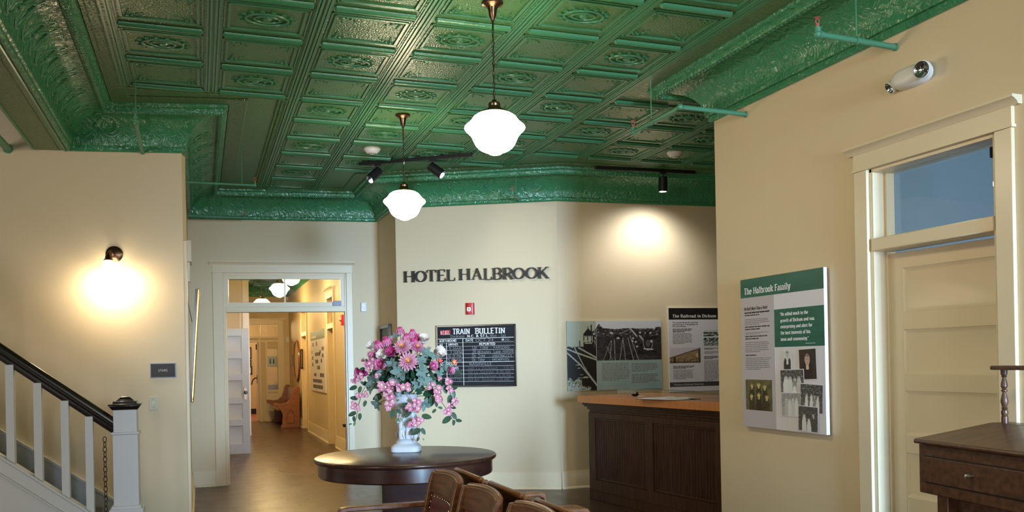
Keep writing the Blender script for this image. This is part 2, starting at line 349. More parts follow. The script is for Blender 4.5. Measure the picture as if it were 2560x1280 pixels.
# beaded lower and upper edges of the cove (only where it is in view)
mb = MB()
for t, z, r, st in ((.022, ZW+.012, .0075, .03), (.318, 3.462, .011, .042)):
    op = offset_path(main_path, t)
    for k in range(1, 8):
        a, b = (op[k-1], op[k]) if k > 0 else (None, None)
        if k == 1: a = Vector((a.x, 3.5))
        n = int((b-a).length/st)
        for i in range(n): p = a+(b-a)*(i/n); mb.ball((p.x, p.y, z), r, 6)
    a, b = op[9], Vector((op[9].x, 2.5)); n = int((b-a).length/st)
    for i in range(n): p = a+(b-a)*(i/n); mb.ball((p.x, p.y, z), r, 6)
mb.obj('bead_course', 'green', cove)
# embossed leaf scrolls and corner medallions on the cove
mb = MB()
def coveface(p, d, s, t):            # point on the cove surface: s along wall, t 0..1 up the curve
    a = radians(8+78*t); n = Vector((d.y, -d.x)); off = .285-.235*cos(a); q = p+d*s+n*off
    return Vector((q.x, q.y, ZW+.04+.215*sin(a)))
for k in range(1, 10):
    a = Vector(main_path[k-1]); b = Vector(main_path[k]); 
    if k in (7, 8): continue
    if k == 10: break
    d = (b-a).normalized(); Ls = (b-a).length; s0 = max(0, 4.2-a.y) if k == 1 else 0
    def relief(s, t, ds, dt, r):
        pts = []
        for i in range(9):
            u = i/8; pts.append(coveface(a, d, s+ds*u, max(.04, min(.97, t+dt*sin(u*pi)))))
        mb.tube(pts, [r*sin(pi*(.08+.84*i/8)) for i in range(9)], 6)
    s = s0+.25
    while s < Ls-.3:
        for sg in (-1, 1):
            relief(s, .35, .13*sg, .32, .011); relief(s+.02*sg, .30, .18*sg, -.18, .010); relief(s, .62, .09*sg, .25, .008)
        q = coveface(a, d, s, .42); mb.ball(q, .022, 8); s += .42
for p in (Vector(main_path[1]), Vector(main_path[3]), Vector(main_path[4])):
    pass
mb.obj('cove_scroll_relief', 'green', cove)
# oval medallions in the inner corners
mb = MB()
for k, sgn in ((1, 1), (3, 1), (4, -1)):
    a = Vector(main_path[k]); d = (Vector(main_path[k+1])-a).normalized() if sgn > 0 else (Vector(main_path[k-1])-a).normalized()
    dd = d if sgn > 0 else -d
    pts = []
    for i in range(20):
        t = 2*pi*i/20; pts.append(coveface(a, d, .34+.075*cos(t), .5+.28*sin(t)) if sgn > 0 else coveface(a, dd, -.34+.075*cos(t), .5+.28*sin(t)))
    mb.tube(pts, .009, 6, closed=True)
mb.obj('cove_medallion', 'green', cove)
# flat woven border next to the cove
struct('trim_4', sweep(MB(), main_path, [(.365, ZC-.003), (.372, ZC-.012), (.50, ZC-.012), (.51, ZC-.003)]), 'green_brick', recalc=False)
# ---------------------------------------------------------------- pressed-tin tiles: X and Y grid, .606 m pitch
GX0, GY0, GP = .118-.606, 5.72-.606*6, .606
inner = offset_path(main_path, .37)
poly = [(p.x, p.y) for p in inner]
def inside(x, y):
    c = False; n = len(poly)
    for i in range(n):
        x1, y1 = poly[i]; x2, y2 = poly[(i+1) % n]
        if (y1 > y) != (y2 > y) and x < (x2-x1)*(y-y1)/(y2-y1)+x1: c = not c
    return c
rods = MB(); chan = MB(); orn = MB(); ham = MB()
NX, NY = 12, 16
def seg_inside(p, q): return all(inside(p[0]+(q[0]-p[0])*t, p[1]+(q[1]-p[1])*t) for t in (0.03, .25, .5, .75, .97))
def rod(x0, x1, y, z=ZC-.004, r=.020):
    n = 8; prof = [(0, 0)]
    vs = []
    for x, e in ((x0, .2), (x0+.012, 1), (x1-.012, 1), (x1, .2)):
        for i in range(n+1): a = pi*i/n; vs.append((x, y-r*1.25*cos(a)*e, z-r*1.15*sin(a)*e))
    w = n+1; rods.add(vs, [(k*w+i, k*w+i+1, (k+1)*w+i+1, (k+1)*w+i) for k in range(3) for i in range(n)])
def ridge(x, y0, y1):
    for dx, r in ((-.034, .009), (-.014, .011), (.014, .011), (.034, .009)):
        chan.prism([(x+dx-r, ZC+.002), (x+dx-r*.6, ZC-r*1.3), (x+dx+r*.6, ZC-r*1.3), (x+dx+r, ZC+.002)], y0, y1, 'y')
    chan.box((x-.05, y0, ZC-.004), (x+.05, y1, ZC))
rnd = random.Random(4)
for i in range(NX):
    for j in range(NY):
        x0, y0 = GX0+i*GP, GY0+j*GP; x1, y1 = x0+GP, y0+GP
        if seg_inside((x0+.06, y0), (x1-.06, y0)): rod(x0+.055, x1-.055, y0)
        if seg_inside((x0, y0), (x0, y1)): ridge(x0, y0, y1)
        if not all(inside(a, b) for a in (x0+.03, x1-.03) for b in (y0+.03, y1-.03)): continue
        xc, yc = (x0+x1)/2, (y0+y1)/2
        # raised inner frame
        a, b = .215, .195
        for (dx, dy, w, h) in ((0, -b, a, .008), (0, b, a, .008), (-a, 0, .008, b), (a, 0, .008, b)):
            orn.box((xc+dx-w, yc+dy-h, ZC-.010), (xc+dx+w, yc+dy+h, ZC))
        for (dx, dy, w, h) in ((0, -b-.026, a+.03, .004), (0, b+.026, a+.03, .004), (-a-.026, 0, .004, b+.03), (a+.026, 0, .004, b+.03)):
            orn.box((xc+dx-w, yc+dy-h, ZC-.006), (xc+dx+w, yc+dy+h, ZC))
        if (i+j) % 2 == 0:      # oval medallion with leaf dabs
            for rx, ry, r in ((.125, .085, .009), (.075, .048, .007)):
                orn.tube([(xc+rx*cos(2*pi*t/24), yc+ry*sin(2*pi*t/24), ZC-.005) for t in range(24)], r, 6, closed=True)
            for t in range(14):
                q = 2*pi*t/14; orn.ball((xc+.15*cos(q), yc+.112*sin(q), ZC-.003), .014, 6, (1.3, .8, .8))
            orn.ball((xc, yc, ZC-.002), .03, 8, (1, 1, .5))
        else:
            for sx in (-1, 1):
                for sy in (-1, 1):
                    for t in range(4):
                        orn.ball((xc+sx*(.18-.028*t), yc+sy*(.165-.006*t*t), ZC-.003), .015-.002*t, 6, (1, 1, .7))
                        orn.ball((xc+sx*(.18-.004*t), yc+sy*(.165-.028*t), ZC-.003), .013-.002*t, 6, (1, 1, .7))
        for sx in (-1, 1):      # scroll dabs in the side margins
            for t in range(7):
                orn.ball((xc+sx*.262, yc-.15+.05*t, ZC-.002), .011, 6, (.8, 1.5, .7))
tiles = struct('trim_5', rods, 'green')
chan.obj('channel_ridges', 'green', tiles, smooth=0); orn.obj('tile_relief', 'green', tiles)
# ornate edge moulding where the tile field stops at the left and near the stair wall
mb = MB()
def moulding(p, q):
    p, q = Vector(p), Vector(q); d = (q-p).normalized(); n = Vector((-d.y, d.x)); L_ = (q-p).length
    for off, r in ((-.03, .010), (.03, .010)):
        mb.tube([(*(p+n*off), ZC-.005), (*(q+n*off), ZC-.005)], r, 6)
    k = int(L_/.045)
    for i in range(k): c = p+d*(L_*(i+.5)/k); mb.ball((c.x, c.y, ZC-.003), .014, 6, (1.1, 1.1, .8))
moulding((GX0-.06, 2.5), (GX0-.06, 6.98)); moulding((GX0-.06, 6.98), (.72, 6.98)); moulding((.66, 6.98), (.66, 10.3))
mb.obj('field_moulding', 'green_orn', tiles)
mb = MB()
mb.box((-.60+.02, 2.5, ZC-.008), (-.60+.03, 7.1, ZC))
mb.obj('border_line', 'green', tiles, smooth=0)
# ---------------------------------------------------------------- baseboards
def baseboard(name, w, x0, x1, h=.19, m='trim', parent=None):
    mb = MB(); mb.T = w.M
    mb.prism([(0, 0), (-.018, 0), (-.018, h-.03), (-.010, h-.012), (-.010, h), (0, h)], x0, x1, 'x')
    mb.prism([(-.016, 0), (-.034, 0), (-.033, .012), (-.026, .022), (-.016, .024)], x0, x1, 'x')
    return struct(name, mb, m)
baseboard('baseboard_sign', wH, 0, wH.L); baseboard('baseboard_railroad', wG, 0, 3.7); baseboard('baseboard_jog', wE, 0, wE.L)
baseboard('baseboard_return', wR, 0, wR.L); baseboard('baseboard_stairs', wS, wS.L-.6, wS.L)
baseboard('baseboard_right', wI, 0, rl-.12); baseboard('baseboard_right', wI, rr+.12, wI.L)
# ---------------------------------------------------------------- cased doorway to the hall (door_1)
d1 = sempty('door_1', wD)
xa, _ = wD.at(535, 900); xb, _ = wD.at(884, 900); _, zc0 = wD.at(700, 682); _, zcap = wD.at(700, 656)
baseboard('baseboard_hall', wD, 0, xa); baseboard('baseboard_hall', wD, xb, wD.L)
def casing(parent, x0, x1, a, b, z0, z1, m='trim', th=.022, cap=.035):
    """side boards x0..a and b..x1, head z0..z1 with a cap"""
    mb = MB(); mb.box((x0, -th, 0), (a, 0, z0)).obj('side_casing', m, parent, bev=.004)
    mb = MB(); mb.box((b, -th, 0), (x1, 0, z0)).obj('side_casing', m, parent, bev=.004)
    mb = MB(); mb.box((x0-.008, -th-.008, z0), (x1+.008, 0, z0+.014)); mb.box((x0, -th, z0+.014), (x1, 0, z1-.03))
    mb.prism([(0, z1-.035), (-th-.004, z1-.035), (-th-.012, z1-.02), (-th-.03, z1-.008), (-th-cap, z1-.004), (-th-cap, z1+.008), (0, z1+.008)], x0-cap, x1+cap, 'x')
    return mb.obj('head_casing', m, parent)
casing(d1, xa, xb, dl, dr, zc0, zcap)
mb = MB()
for x in (dl, dr-.02): mb.box((x, 0, 0), (x+.02, .15, ztop))
mb.box((dl, 0, ztop-.02), (dr, .15, ztop)); mb.box((dl+.02, .05, 0), (dl+.032, .08, zbar0)); mb.box((dr-.032, .05, 0), (dr-.02, .08, zbar0)); mb.obj('jamb_lining', 'trim', d1, smooth=0)
MB().box((dl+.02, -.01, zbar0), (dr-.02, .14, zbar1)).obj('transom_bar', 'trim', d1, bev=.004)
mb = MB(); g0, _ = wD.at(571, 730, .03); g1, _ = wD.at(851, 730, .03); zg0 = wD.at(700, 756, .03)[1]; zg1 = wD.at(700, 698, .03)[1]
mb.box((dl+.02, .02, zbar1), (g0, .06, ztop-.02)).box((g1, .02, zbar1), (dr-.02, .06, ztop-.02)).box((g0, .02, zbar1), (g1, .06, zg0)).box((g0, .02, zg1), (g1, .06, ztop-.02))
gm = wD.at(712, 730, .03)[0]; mb.box((gm-.009, .025, zg0), (gm+.009, .055, zg1)); sash = mb.obj('transom_sash', 'trim', d1, smooth=0)
MB().box((g0, .038, zg0), (g1, .042, zg1)).obj('pane', 'glass', sash, smooth=0)
lx, lz = wD.at(844, 758); MB().box((lx-.06, -.006, lz-.03), (lx+.045, .02, lz+.03)).obj('transom_catch', 'grayplastic', d1, bev=.004)
# ---------------------------------------------------------------- right-hand door (door_2)
d2 = sempty('door_2', wI)
xo0, _ = wI.at(2141, 450); xo1, _ = wI.at(2540, 480); zch = wI.at(2330, 376)[1]; zct = wI.at(2540, 250)[1]
casing(d2, xo0, xo1, rl, rr, rtop, 2.655, th=.022, cap=.042)
mb = MB()
for x, s in ((rl, 1), (rr, -1)): mb.box((x, 0, 0), (x+s*.02, .16, rtop)); mb.box((x+s*.02, .0, 0), (x+s*.026, .05, rtop)); mb.box((x+s*.02, .09, 0), (x+s*.035, .15, rtop))
mb.box((rl, 0, rtop-.02), (rr, .16, rtop)); mb.obj('jamb_lining', 'trim', d2, bev=.002)
zb0, zb1 = 2.04, 2.115
MB().box((rl+.02, -.012, zb0), (rr-.02, .15, zb1)).obj('transom_bar', 'trim', d2, bev=.006)
MB().box((rl+.02, .10, zb1), (rr-.02, .105, rtop-.02)).obj('transom_pane', 'glass', d2, smooth=0)
def panel_door(name, wdt, hgt, panels, m, parent, stile=.11, th=.04, knob=None):
    """front face at y=0; panels: list of (z0,z1)"""
    mb = MB(); mb.box((0, .014, 0), (wdt, th-.008, hgt)); mb.box((0, 0, 0), (stile, th, hgt)); mb.box((wdt-stile, 0, 0), (wdt, th, hgt))
    z = 0
    for a, b in sorted(panels):
        mb.box((stile, 0, z), (wdt-stile, th, a)); z = b
        x0, x1, e = stile, wdt-stile, .020
        o_ = [(x0, .001, a), (x1, .001, a), (x1, .001, b), (x0, .001, b)]; i_ = [(x0+e, .012, a+e), (x1-e, .012, a+e), (x1-e, .012, b-e), (x0+e, .012, b-e)]
        mb.add(o_+i_, [(k, (k+1) % 4, 4+(k+1) % 4, 4+k) for k in range(4)]+[(4, 5, 6, 7)])
    mb.box((stile, 0, z), (wdt-stile, th, hgt))
    return mb.obj(name, m, parent, bev=.002)
dw = rr-rl-.05
pan = []
for (pa, pb) in ((668, 780), (826, 940), (982, 1095), (1140, 1252)):
    q1 = wI.at(2300, pa, .11)[1]; q0 = wI.at(2300, pb, .11)[1]; pan.append((q0, q1))
pan.append((pan[-1][0]-.30-.09, pan[-1][0]-.09))
leaf = panel_door('door_leaf', dw, 2.02, pan, 'trim', d2, stile=.10); leaf.location = (rl+.025, .11, .008); leaf.rotation_euler = (0, 0, radians(2.2))
mb = MB(); mb.T = Matrix.Rotation(pi/2, 4, 'X'); mb.lathe([(.0, 0), (.012, .0), (.012, .02), (.022, .035), (.026, .05), (.018, .062), (0, .064)], n=16); kn = mb.obj('door_knob', 'bronze', leaf); kn.location = (dw-.055, -.0, .95)
# ---------------------------------------------------------------- hall beyond door_1
mb = MB(); mb.T = wC.M; 
cdoors = []
for (pfar, pnear) in ((757, 771), (822, 840)):
    cdoors.append((wC.at(pfar, 950)[0], wC.at(pnear, 950)[0]))
wallobj('wall_hall_right', wC, openings=[(a+.09, b-.09, 0, 2.62) for a, b in cdoors])
for i, (a, b) in enumerate(cdoors):
    dd = sempty('door_%d' % (i+3), wC); casing(dd, a, b, a+.09, b-.09, 2.62, 2.78, th=.028, cap=.06)
    MB().box((a+.09, -.03, 2.08), (b-.09, .1, 2.17)).obj('transom_bar', 'trim', dd, smooth=0)
    MB().box((a+.09, .06, 2.17), (b-.09, .066, 2.62)).obj('transom_pane', 'glass', dd, smooth=0)
    pd = panel_door('door_leaf', b-a-.18, 2.07, [(.2, .5), (.58, .85), (.95, 1.22), (1.32, 1.58), (1.67, 1.95)], 'trim', dd); pd.location = (a+.09, .07, 0)
    MB().box((a+.09, .12, 0), (b-.09, .14, 2.7)).obj('door_backing', 'wall', dd, smooth=0)
baseboard('baseboard_hall_right', wC, 0, cdoors[0][0], h=.21); baseboard('baseboard_hall_right', wC, cdoors[0][1], cdoors[1][0], h=.21); baseboard('baseboard_hall_right', wC, cdoors[1][1], wC.L, h=.21)
struct('wall_hall_left', MB().box((-1.05, 11.2, 0), (-.9, 18.8, ZC)), 'wall', smooth=0)
mb = MB().box((-1.05, 18.8, 0), (.98, 18.95, ZC)).box((.83, 18.95, 0), (.98, 23.3, ZC)); wp = struct('wall_hall_partition', mb, 'wall', smooth=0)
mb = MB()
for x in (-.55, -.2, .18, .5, .8): mb.box((x, 18.785, 0), (x+.012, 18.8, ZW))
mb.box((.86, 18.78, 0), (.985, 18.8, ZW)); mb.obj('board_battens', 'trim', wp, smooth=0)
# end wall of the hall: doorway at left, glazed side light, transom above
e0, e1 = .95, CORX
def EN(px, py): x, z = wN.at(px, py); return x, z
xd0 = EN(612, 1000)[0]; xd1 = EN(649, 1000)[0]; zd = EN(640, 856)[1]
xs0, zs1 = EN(668, 872); xs1, zs0 = EN(696, 974); xt0, zt1 = EN(614, 811); xt1, zt0 = EN(696, 841)
mb = MB(); mb.T = wN.M
X0 = .3
mb.box((X0, 0, 0), (xd0, .15, zt0)).box((X0, 0, zt0), (xt0, .15, zt1)).box((X0, 0, zt1), (wN.L+.1, .15, ZC)).box((xt1, 0, zt0), (wN.L+.1, .15, zt1)).box((xd0, 0, zd), (wN.L+.1, .15, zt0))
mb.box((xd1, 0, 0), (xs0, .15, zd)).box((xs0, 0, 0), (xs1, .15, zs0)).box((xs0, 0, zs1), (xs1, .15, zd)).box((xs1, 0, 0), (wN.L+.1, .15, zd))
struct('wall_hall_end', mb, 'wall', smooth=0)
d5 = sempty('door_5', wN)
xc0 = EN(722, 1000)[0]; xr1 = EN(706, 900)[0]; ztt = EN(660, 800)[1]; ztr = EN(660, 787)[1]
mb = MB()
for k_, (p_, q_) in enumerate((((xd1, 0), (xd1+.05, zt0)), ((xs1, 0), (xr1+.04, zt1+.06)), ((xt0-.06, zd), (xr1, zd+.05)), ((xt0-.06, zt0-.05), (xr1, zt0)), ((xt0-.06, zt1), (xr1+.04, ztt)), ((xd0-.2, ztt), (xr1+.09, ztt+.04)), ((xs0-.05, 0), (xs0, zd)))): mb.box((p_[0], -.030-.0015*k_-(.02 if k_ == 5 else 0), p_[1]), (q_[0], 0, q_[1]))
mb.box((xs0, -.02, zs0-.06), (xs1, 0, zs0)).box((xs0, -.012, .12), (xs1, 0, zs0-.1)); mb.obj('frame_boards', 'trim', d5, smooth=0)
mb = MB(); xm = EN(653, 825)[0]; mb.box((xm-.012, .02, zt0), (xm+.012, .05, zt1)); mb.obj('transom_mullion', 'trim', d5, smooth=0)
MB().box((xt0, .06, zt0), (xt1, .065, zt1)).obj('transom_pane', 'glass', d5, smooth=0)
MB().box((xs0, .06, zs0), (xs1, .065, zs1)).obj('side_light_pane', 'glass', d5, smooth=0)
# lobby beyond the end wall
struct('wall_far_lobby', MB().box((.2, 27, 0), (4.2, 27.1, ZC)).box((4.1, 23.5, 0), (4.2, 27, ZC)).box((-.6, 23.45, 0), (-.5, 27.1, ZC)), 'wall', smooth=0)
struct('ceiling_far_lobby', MB().box((-.6, 23.45, ZC-.1), (4.2, 27.1, ZC)), 'wall', smooth=0)
struct('floor_far_lobby', MB().box((-.5, 23.46, .0), (4.1, 27, .004)), 'tile', smooth=0)
struct('baseboard_far_lobby', MB().box((-.5, 26.97, 0), (4.1, 27, .16)), 'pblack', smooth=0)
# ================================================================ lettering: stroke skeletons with optional slab serifs
XH = .68
def _g():
    a = arc; g = {}
    # ch: (width, strokes, serif points (x, y))
    g['A'] = (.78, [[(.06,0),(.39,1)],[(.39,1),(.72,0)],[(.18,.34),(.60,.34)]], [(.06,0),(.72,0)])
    g['B'] = (.68, [[(.12,0),(.12,1)],[(.12,1),(.36,1)]+a(.36,.76,.22,.24,90,-90)+[(.12,.52)],[(.36,.52)]+a(.36,.26,.26,.26,90,-90)+[(.12,0)]], [(.08,0),(.08,1)])
    g['C'] = (.72, [a(.40,.5,.32,.5,40,320,18)], [])
    g['D'] = (.76, [[(.12,0),(.12,1),(.34,1)]+a(.34,.5,.34,.5,90,-90,12)+[(.12,0)]], [(.08,0),(.08,1)])
    g['E'] = (.64, [[(.12,0),(.12,1)],[(.12,1),(.56,1)],[(.12,.52),(.48,.52)],[(.12,0),(.58,0)]], [(.08,0),(.08,1)])
    g['F'] = (.60, [[(.12,0),(.12,1)],[(.12,1),(.56,1)],[(.12,.52),(.46,.52)]], [(.12,0),(.08,1)])
    g['G'] = (.78, [a(.40,.5,.32,.5,45,330,18)+[(.68,.44),(.46,.44)]], [])
    g['H'] = (.80, [[(.14,0),(.14,1)],[(.66,0),(.66,1)],[(.14,.52),(.66,.52)]], [(.14,0),(.14,1),(.66,0),(.66,1)])
    g['I'] = (.36, [[(.18,0),(.18,1)]], [(.18,0),(.18,1)])
    g['J'] = (.5, [[(.36,1),(.36,.22)]+a(.22,.2,.14,.2,0,-150)], [(.36,1)])
    g['K'] = (.76, [[(.14,0),(.14,1)],[(.66,1),(.16,.42)],[(.32,.58),(.68,0)]], [(.14,0),(.14,1),(.66,1),(.68,0)])
    g['L'] = (.60, [[(.14,1),(.14,0)],[(.14,0),(.56,0)]], [(.14,1),(.09,0)])
    g['M'] = (.94, [[(.14,0),(.14,1)],[(.14,1),(.47,.12)],[(.47,.12),(.80,1)],[(.80,1),(.80,0)]], [(.14,0),(.80,0),(.10,1),(.84,1)])
    g['N'] = (.80, [[(.14,0),(.14,1)],[(.14,1),(.66,0)],[(.66,0),(.66,1)]], [(.14,0),(.10,1),(.66,1)])
    g['O'] = (.80, [a(.40,.5,.33,.5,0,360,24)], [])
    g['P'] = (.66, [[(.14,0),(.14,1),(.36,1)]+a(.36,.74,.24,.26,90,-90)+[(.14,.48)]], [(.14,0),(.10,1)])
    g['R'] = (.74, [[(.14,0),(.14,1),(.36,1)]+a(.36,.75,.22,.25,90,-90)+[(.14,.50)],[(.36,.50),(.64,0)]], [(.14,0),(.10,1),(.66,0)])
    g['S'] = (.60, [a(.30,.74,.22,.26,30,270,12)+a(.30,.25,.24,.25,90,-150,12)[1:]], [])
    g['T'] = (.70, [[(.35,0),(.35,1)],[(.06,1),(.64,1)]], [(.35,0)])
    g['U'] = (.78, [[(.14,1),(.14,.34)]+a(.39,.32,.25,.32,180,360,12)+[(.64,1)]], [(.14,1),(.64,1)])
    g['V'] = (.74, [[(.06,1),(.37,0)],[(.37,0),(.68,1)]], [(.06,1),(.68,1)])
    g['W'] = (1.0, [[(.06,1),(.28,0),(.50,.9),(.72,0),(.94,1)]], [(.06,1),(.94,1)])
    g['X'] = (.7, [[(.06,0),(.64,1)],[(.06,1),(.64,0)]], [])
    g['Y'] = (.7, [[(.06,1),(.35,.5)],[(.64,1),(.35,.5)],[(.35,.5),(.35,0)]], [(.06,1),(.64,1),(.35,0)])
    g['a'] = (.60, [a(.26,.50,.19,.18,150,0)+[(.45,.50),(.45,0)],[(.45,.40)]+a(.25,.2,.18,.2,90,270)+[(.45,.12)]], [(.50,0)])
    g['b'] = (.64, [[(.12,1),(.12,0)],a(.34,.34,.22,.34,160,-160,14)], [(.08,1)])
    g['c'] = (.52, [a(.30,.34,.22,.34,50,310,12)], [])
    g['d'] = (.64, [[(.50,1),(.50,0)],a(.28,.34,.21,.34,20,340,14)], [(.46,1),(.54,0)])
    g['e'] = (.58, [[(.09,.37),(.50,.37)]+a(.30,.34,.21,.34,10,310,14)], [])
    g['f'] = (.42, [a(.34,.80,.16,.20,60,180)+[(.18,0)],[(.04,XH),(.36,XH)]], [(.18,0)])
    g['g'] = (.60, [a(.28,.40,.18,.26,0,360,14),[(.46,XH),(.46,.0)]+a(.27,-.04,.19,.22,0,-160,8)], [])
    g['h'] = (.66, [[(.14,1),(.14,0)],[(.14,.44)]+a(.33,.46,.18,.22,150,0)+[(.51,0)]], [(.10,1),(.14,0),(.51,0)])
    g['i'] = (.34, [[(.17,0),(.17,XH)],[(.17,.90),(.17,.98)]], [(.17,0),(.13,XH)])
    g['k'] = (.64, [[(.14,0),(.14,1)],[(.52,XH),(.16,.28)],[(.30,.42),(.54,0)]], [(.14,0),(.10,1),(.52,XH),(.54,0)])
    g['l'] = (.34, [[(.17,0),(.17,1)]], [(.17,0),(.13,1)])
    g['m'] = (.96, [[(.14,XH),(.14,0)],[(.14,.44)]+a(.30,.46,.16,.22,150,0)+[(.46,0)],[(.46,.44)]+a(.62,.46,.17,.22,150,0)+[(.79,0)]], [(.10,XH),(.14,0),(.46,0),(.79,0)])
    g['n'] = (.66, [[(.14,XH),(.14,0)],[(.14,.44)]+a(.33,.46,.18,.22,150,0)+[(.51,0)]], [(.10,XH),(.14,0),(.51,0)])
    g['o'] = (.60, [a(.30,.34,.22,.34,0,360,16)], [])
    g['p'] = (.64, [[(.12,XH),(.12,-.25)],a(.34,.34,.22,.34,160,-160,14)], [(.08,XH),(.12,-.25)])
    g['r'] = (.48, [[(.14,XH),(.14,0)],[(.14,.42)]+a(.33,.44,.18,.24,150,60)], [(.10,XH),(.14,0)])
    g['s'] = (.50, [a(.26,.51,.16,.17,30,270,8)+a(.26,.17,.18,.17,90,-150,8)[1:]], [])
    g['t'] = (.42, [[(.18,.88),(.18,.16)]+a(.30,.14,.12,.14,180,300),[(.04,XH),(.36,XH)]], [])
    g['u'] = (.66, [[(.14,XH),(.14,.24)]+a(.31,.22,.17,.22,180,330)+[(.50,.2)],[(.50,XH),(.50,0)]], [(.10,XH),(.46,XH),(.54,0)])
    g['v'] = (.60, [[(.08,XH),(.30,0)],[(.30,0),(.52,XH)]], [(.08,XH),(.52,XH)])
    g['w'] = (.84, [[(.08,XH),(.25,0),(.42,.6),(.59,0),(.76,XH)]], [(.08,XH),(.76,XH)])
    g['y'] = (.60, [[(.08,XH),(.30,0)],[(.54,XH),(.26,-.2),(.10,-.24)]], [(.08,XH),(.54,XH)])
    g['0'] = (.62, [a(.31,.5,.23,.5,0,360,18)], []); g['1'] = (.4, [[(.08,.8),(.2,1),(.2,0)]], [])
    g['2'] = (.6, [a(.29,.74,.22,.26,160,-30,10)+[(.06,0),(.54,0)]], []); g['3'] = (.6, [a(.28,.75,.2,.25,150,-80,10)+a(.28,.26,.24,.26,80,-150,10)], [])
    g['4'] = (.6, [[(.44,0),(.44,1),(.06,.32),(.56,.32)]], []); g['5'] = (.6, [[(.5,1),(.14,1),(.12,.56)]+a(.28,.3,.25,.3,110,-150,12)], [])
    g['6'] = (.6, [[(.46,1),(.12,.45)]+a(.31,.3,.22,.3,160,-200,14)], []); g['7'] = (.58, [[(.06,1),(.52,1),(.2,0)]], [])
    g['8'] = (.6, [a(.3,.76,.18,.24,0,360,12), a(.3,.27,.23,.27,0,360,14)], []); g['9'] = (.6, [a(.29,.7,.22,.3,0,360,14)+[(.5,.6),(.2,0)]], [])
    g['.'] = (.26, [[(.13,0),(.13,.09)]], []); g[','] = (.26, [[(.15,.08),(.08,-.14)]], []); g[':'] = (.26, [[(.13,.1),(.13,.18)],[(.13,.5),(.13,.58)]], [])
    g['-'] = (.5, [[(.1,.38),(.4,.38)]], []); g[' '] = (.36, [], []); g["'"] = (.2, [[(.1,1),(.1,.8)]], [])
    g['\u201c'] = (.4, [[(.12,.78),(.16,.98)],[(.26,.78),(.30,.98)]], []); g['\u201d'] = (.4, [[(.10,.78),(.14,.98)],[(.24,.78),(.28,.98)]], [])
    g['&'] = (.8, [[(.72,0),(.2,.72)]+a(.34,.8,.15,.2,200,-20,8)+[(.3,.5)]+a(.3,.25,.22,.25,110,320,10)+[(.7,.5)]], [])
    return g
GL = _g()
def stroke(mb, pts, w, y0, y1, fx, fz, con=1.0, closed=False):
    """flat band along pts (glyph units); con = width of horizontal strokes relative to vertical ones"""
    n = len(pts); L_, R_ = [], []
    for k in range(n):
        a = pts[max(k-1, 0)]; b = pts[min(k+1, n-1)]
        if closed and k in (0, n-1): a, b = pts[n-2], pts[1]
        dx, dy = b[0]-a[0], b[1]-a[1]; l = sqrt(dx*dx+dy*dy) or 1; dx /= l; dy /= l
        ww = w*(con+(1-con)*abs(dy))/2
        if 0 < k < n-1:
            p, q = pts[k-1], pts[k+1]; c = pts[k]
            u = Vector((c[0]-p[0], c[1]-p[1])); v = Vector((q[0]-c[0], q[1]-c[1]))
            if u.length and v.length: ww /= max(.6, cos(u.angle(v)/2))
        L_.append((pts[k][0]-dy*ww, pts[k][1]+dx*ww)); R_.append((pts[k][0]+dy*ww, pts[k][1]-dx*ww))
    for k in range(n-1):
        q = [L_[k], L_[k+1], R_[k+1], R_[k]]
        mb.prism([(fx(p[0]), fz(p[1])) for p in q], y0, y1, 'y')
def text_w(s, sp=.06): return sum(GL.get(c, GL['o'])[0]+sp for c in s)-sp
def text(mb, s, x0, x1, z0, h, w=.13, serif=0, con=1.0, y0=-.0008, y1=0, slope=0, sp=.06, serw=None):
    """text fitted between x0 and x1 on baseline z0, cap height h, in the local x-z plane"""
    mb.marks.append(len(mb.f)); W_ = text_w(s, sp); kx = (x1-x0)/W_; x = 0
    for ch in s:
        wd, st, se = GL.get(ch, GL['o'])
        fx = lambda gx, X=x: x0+(X+gx)*kx
        fz = lambda gz, X=x: z0+gz*h+slope*(X*kx)
        ww = w
        for p in st:
            cl = len(p) > 10 and abs(p[0][0]-p[-1][0]) < .01 and abs(p[0][1]-p[-1][1]) < .01
            stroke(mb, p, ww, y0, y1, fx, fz, con, cl)
        if serif:
            for (sx, sy) in se:
                hw = serif/2; t = serw or w*.55; yb = sy-(t/2 if 0 < sy < 1 else (0 if sy <= 0 else t))
                mb.prism([(fx(sx-hw), fz(yb)), (fx(sx+hw), fz(yb)), (fx(sx+hw), fz(yb+t)), (fx(sx-hw), fz(yb+t))], y0-.00005, y1, 'y')
        x += wd+sp
    return mb
def greek(mb, x0, x1, z0, z1, lines, rnd, fill=.5, ragged=.12, y0=-.0006, y1=0, indent=0):
    """rows of word-like marks for print too small to read"""
    mb.marks.append(len(mb.f)); lh = (z1-z0)/lines
    for k in range(lines):
        zt = z1-lh*(k+.2); zb = zt-lh*fill; x = x0+indent*(x1-x0); end = x1-(x1-x0)*ragged*rnd.random()
        if k == lines-1: end = x0+(x1-x0)*.6
        while x < end:
            wl = (.25+rnd.random()*.9)*lh*3.2; xe = min(end, x+wl)
            mb.box((x, y0, zb), (xe, y1, zt)); x = xe+lh*.45
    return mb
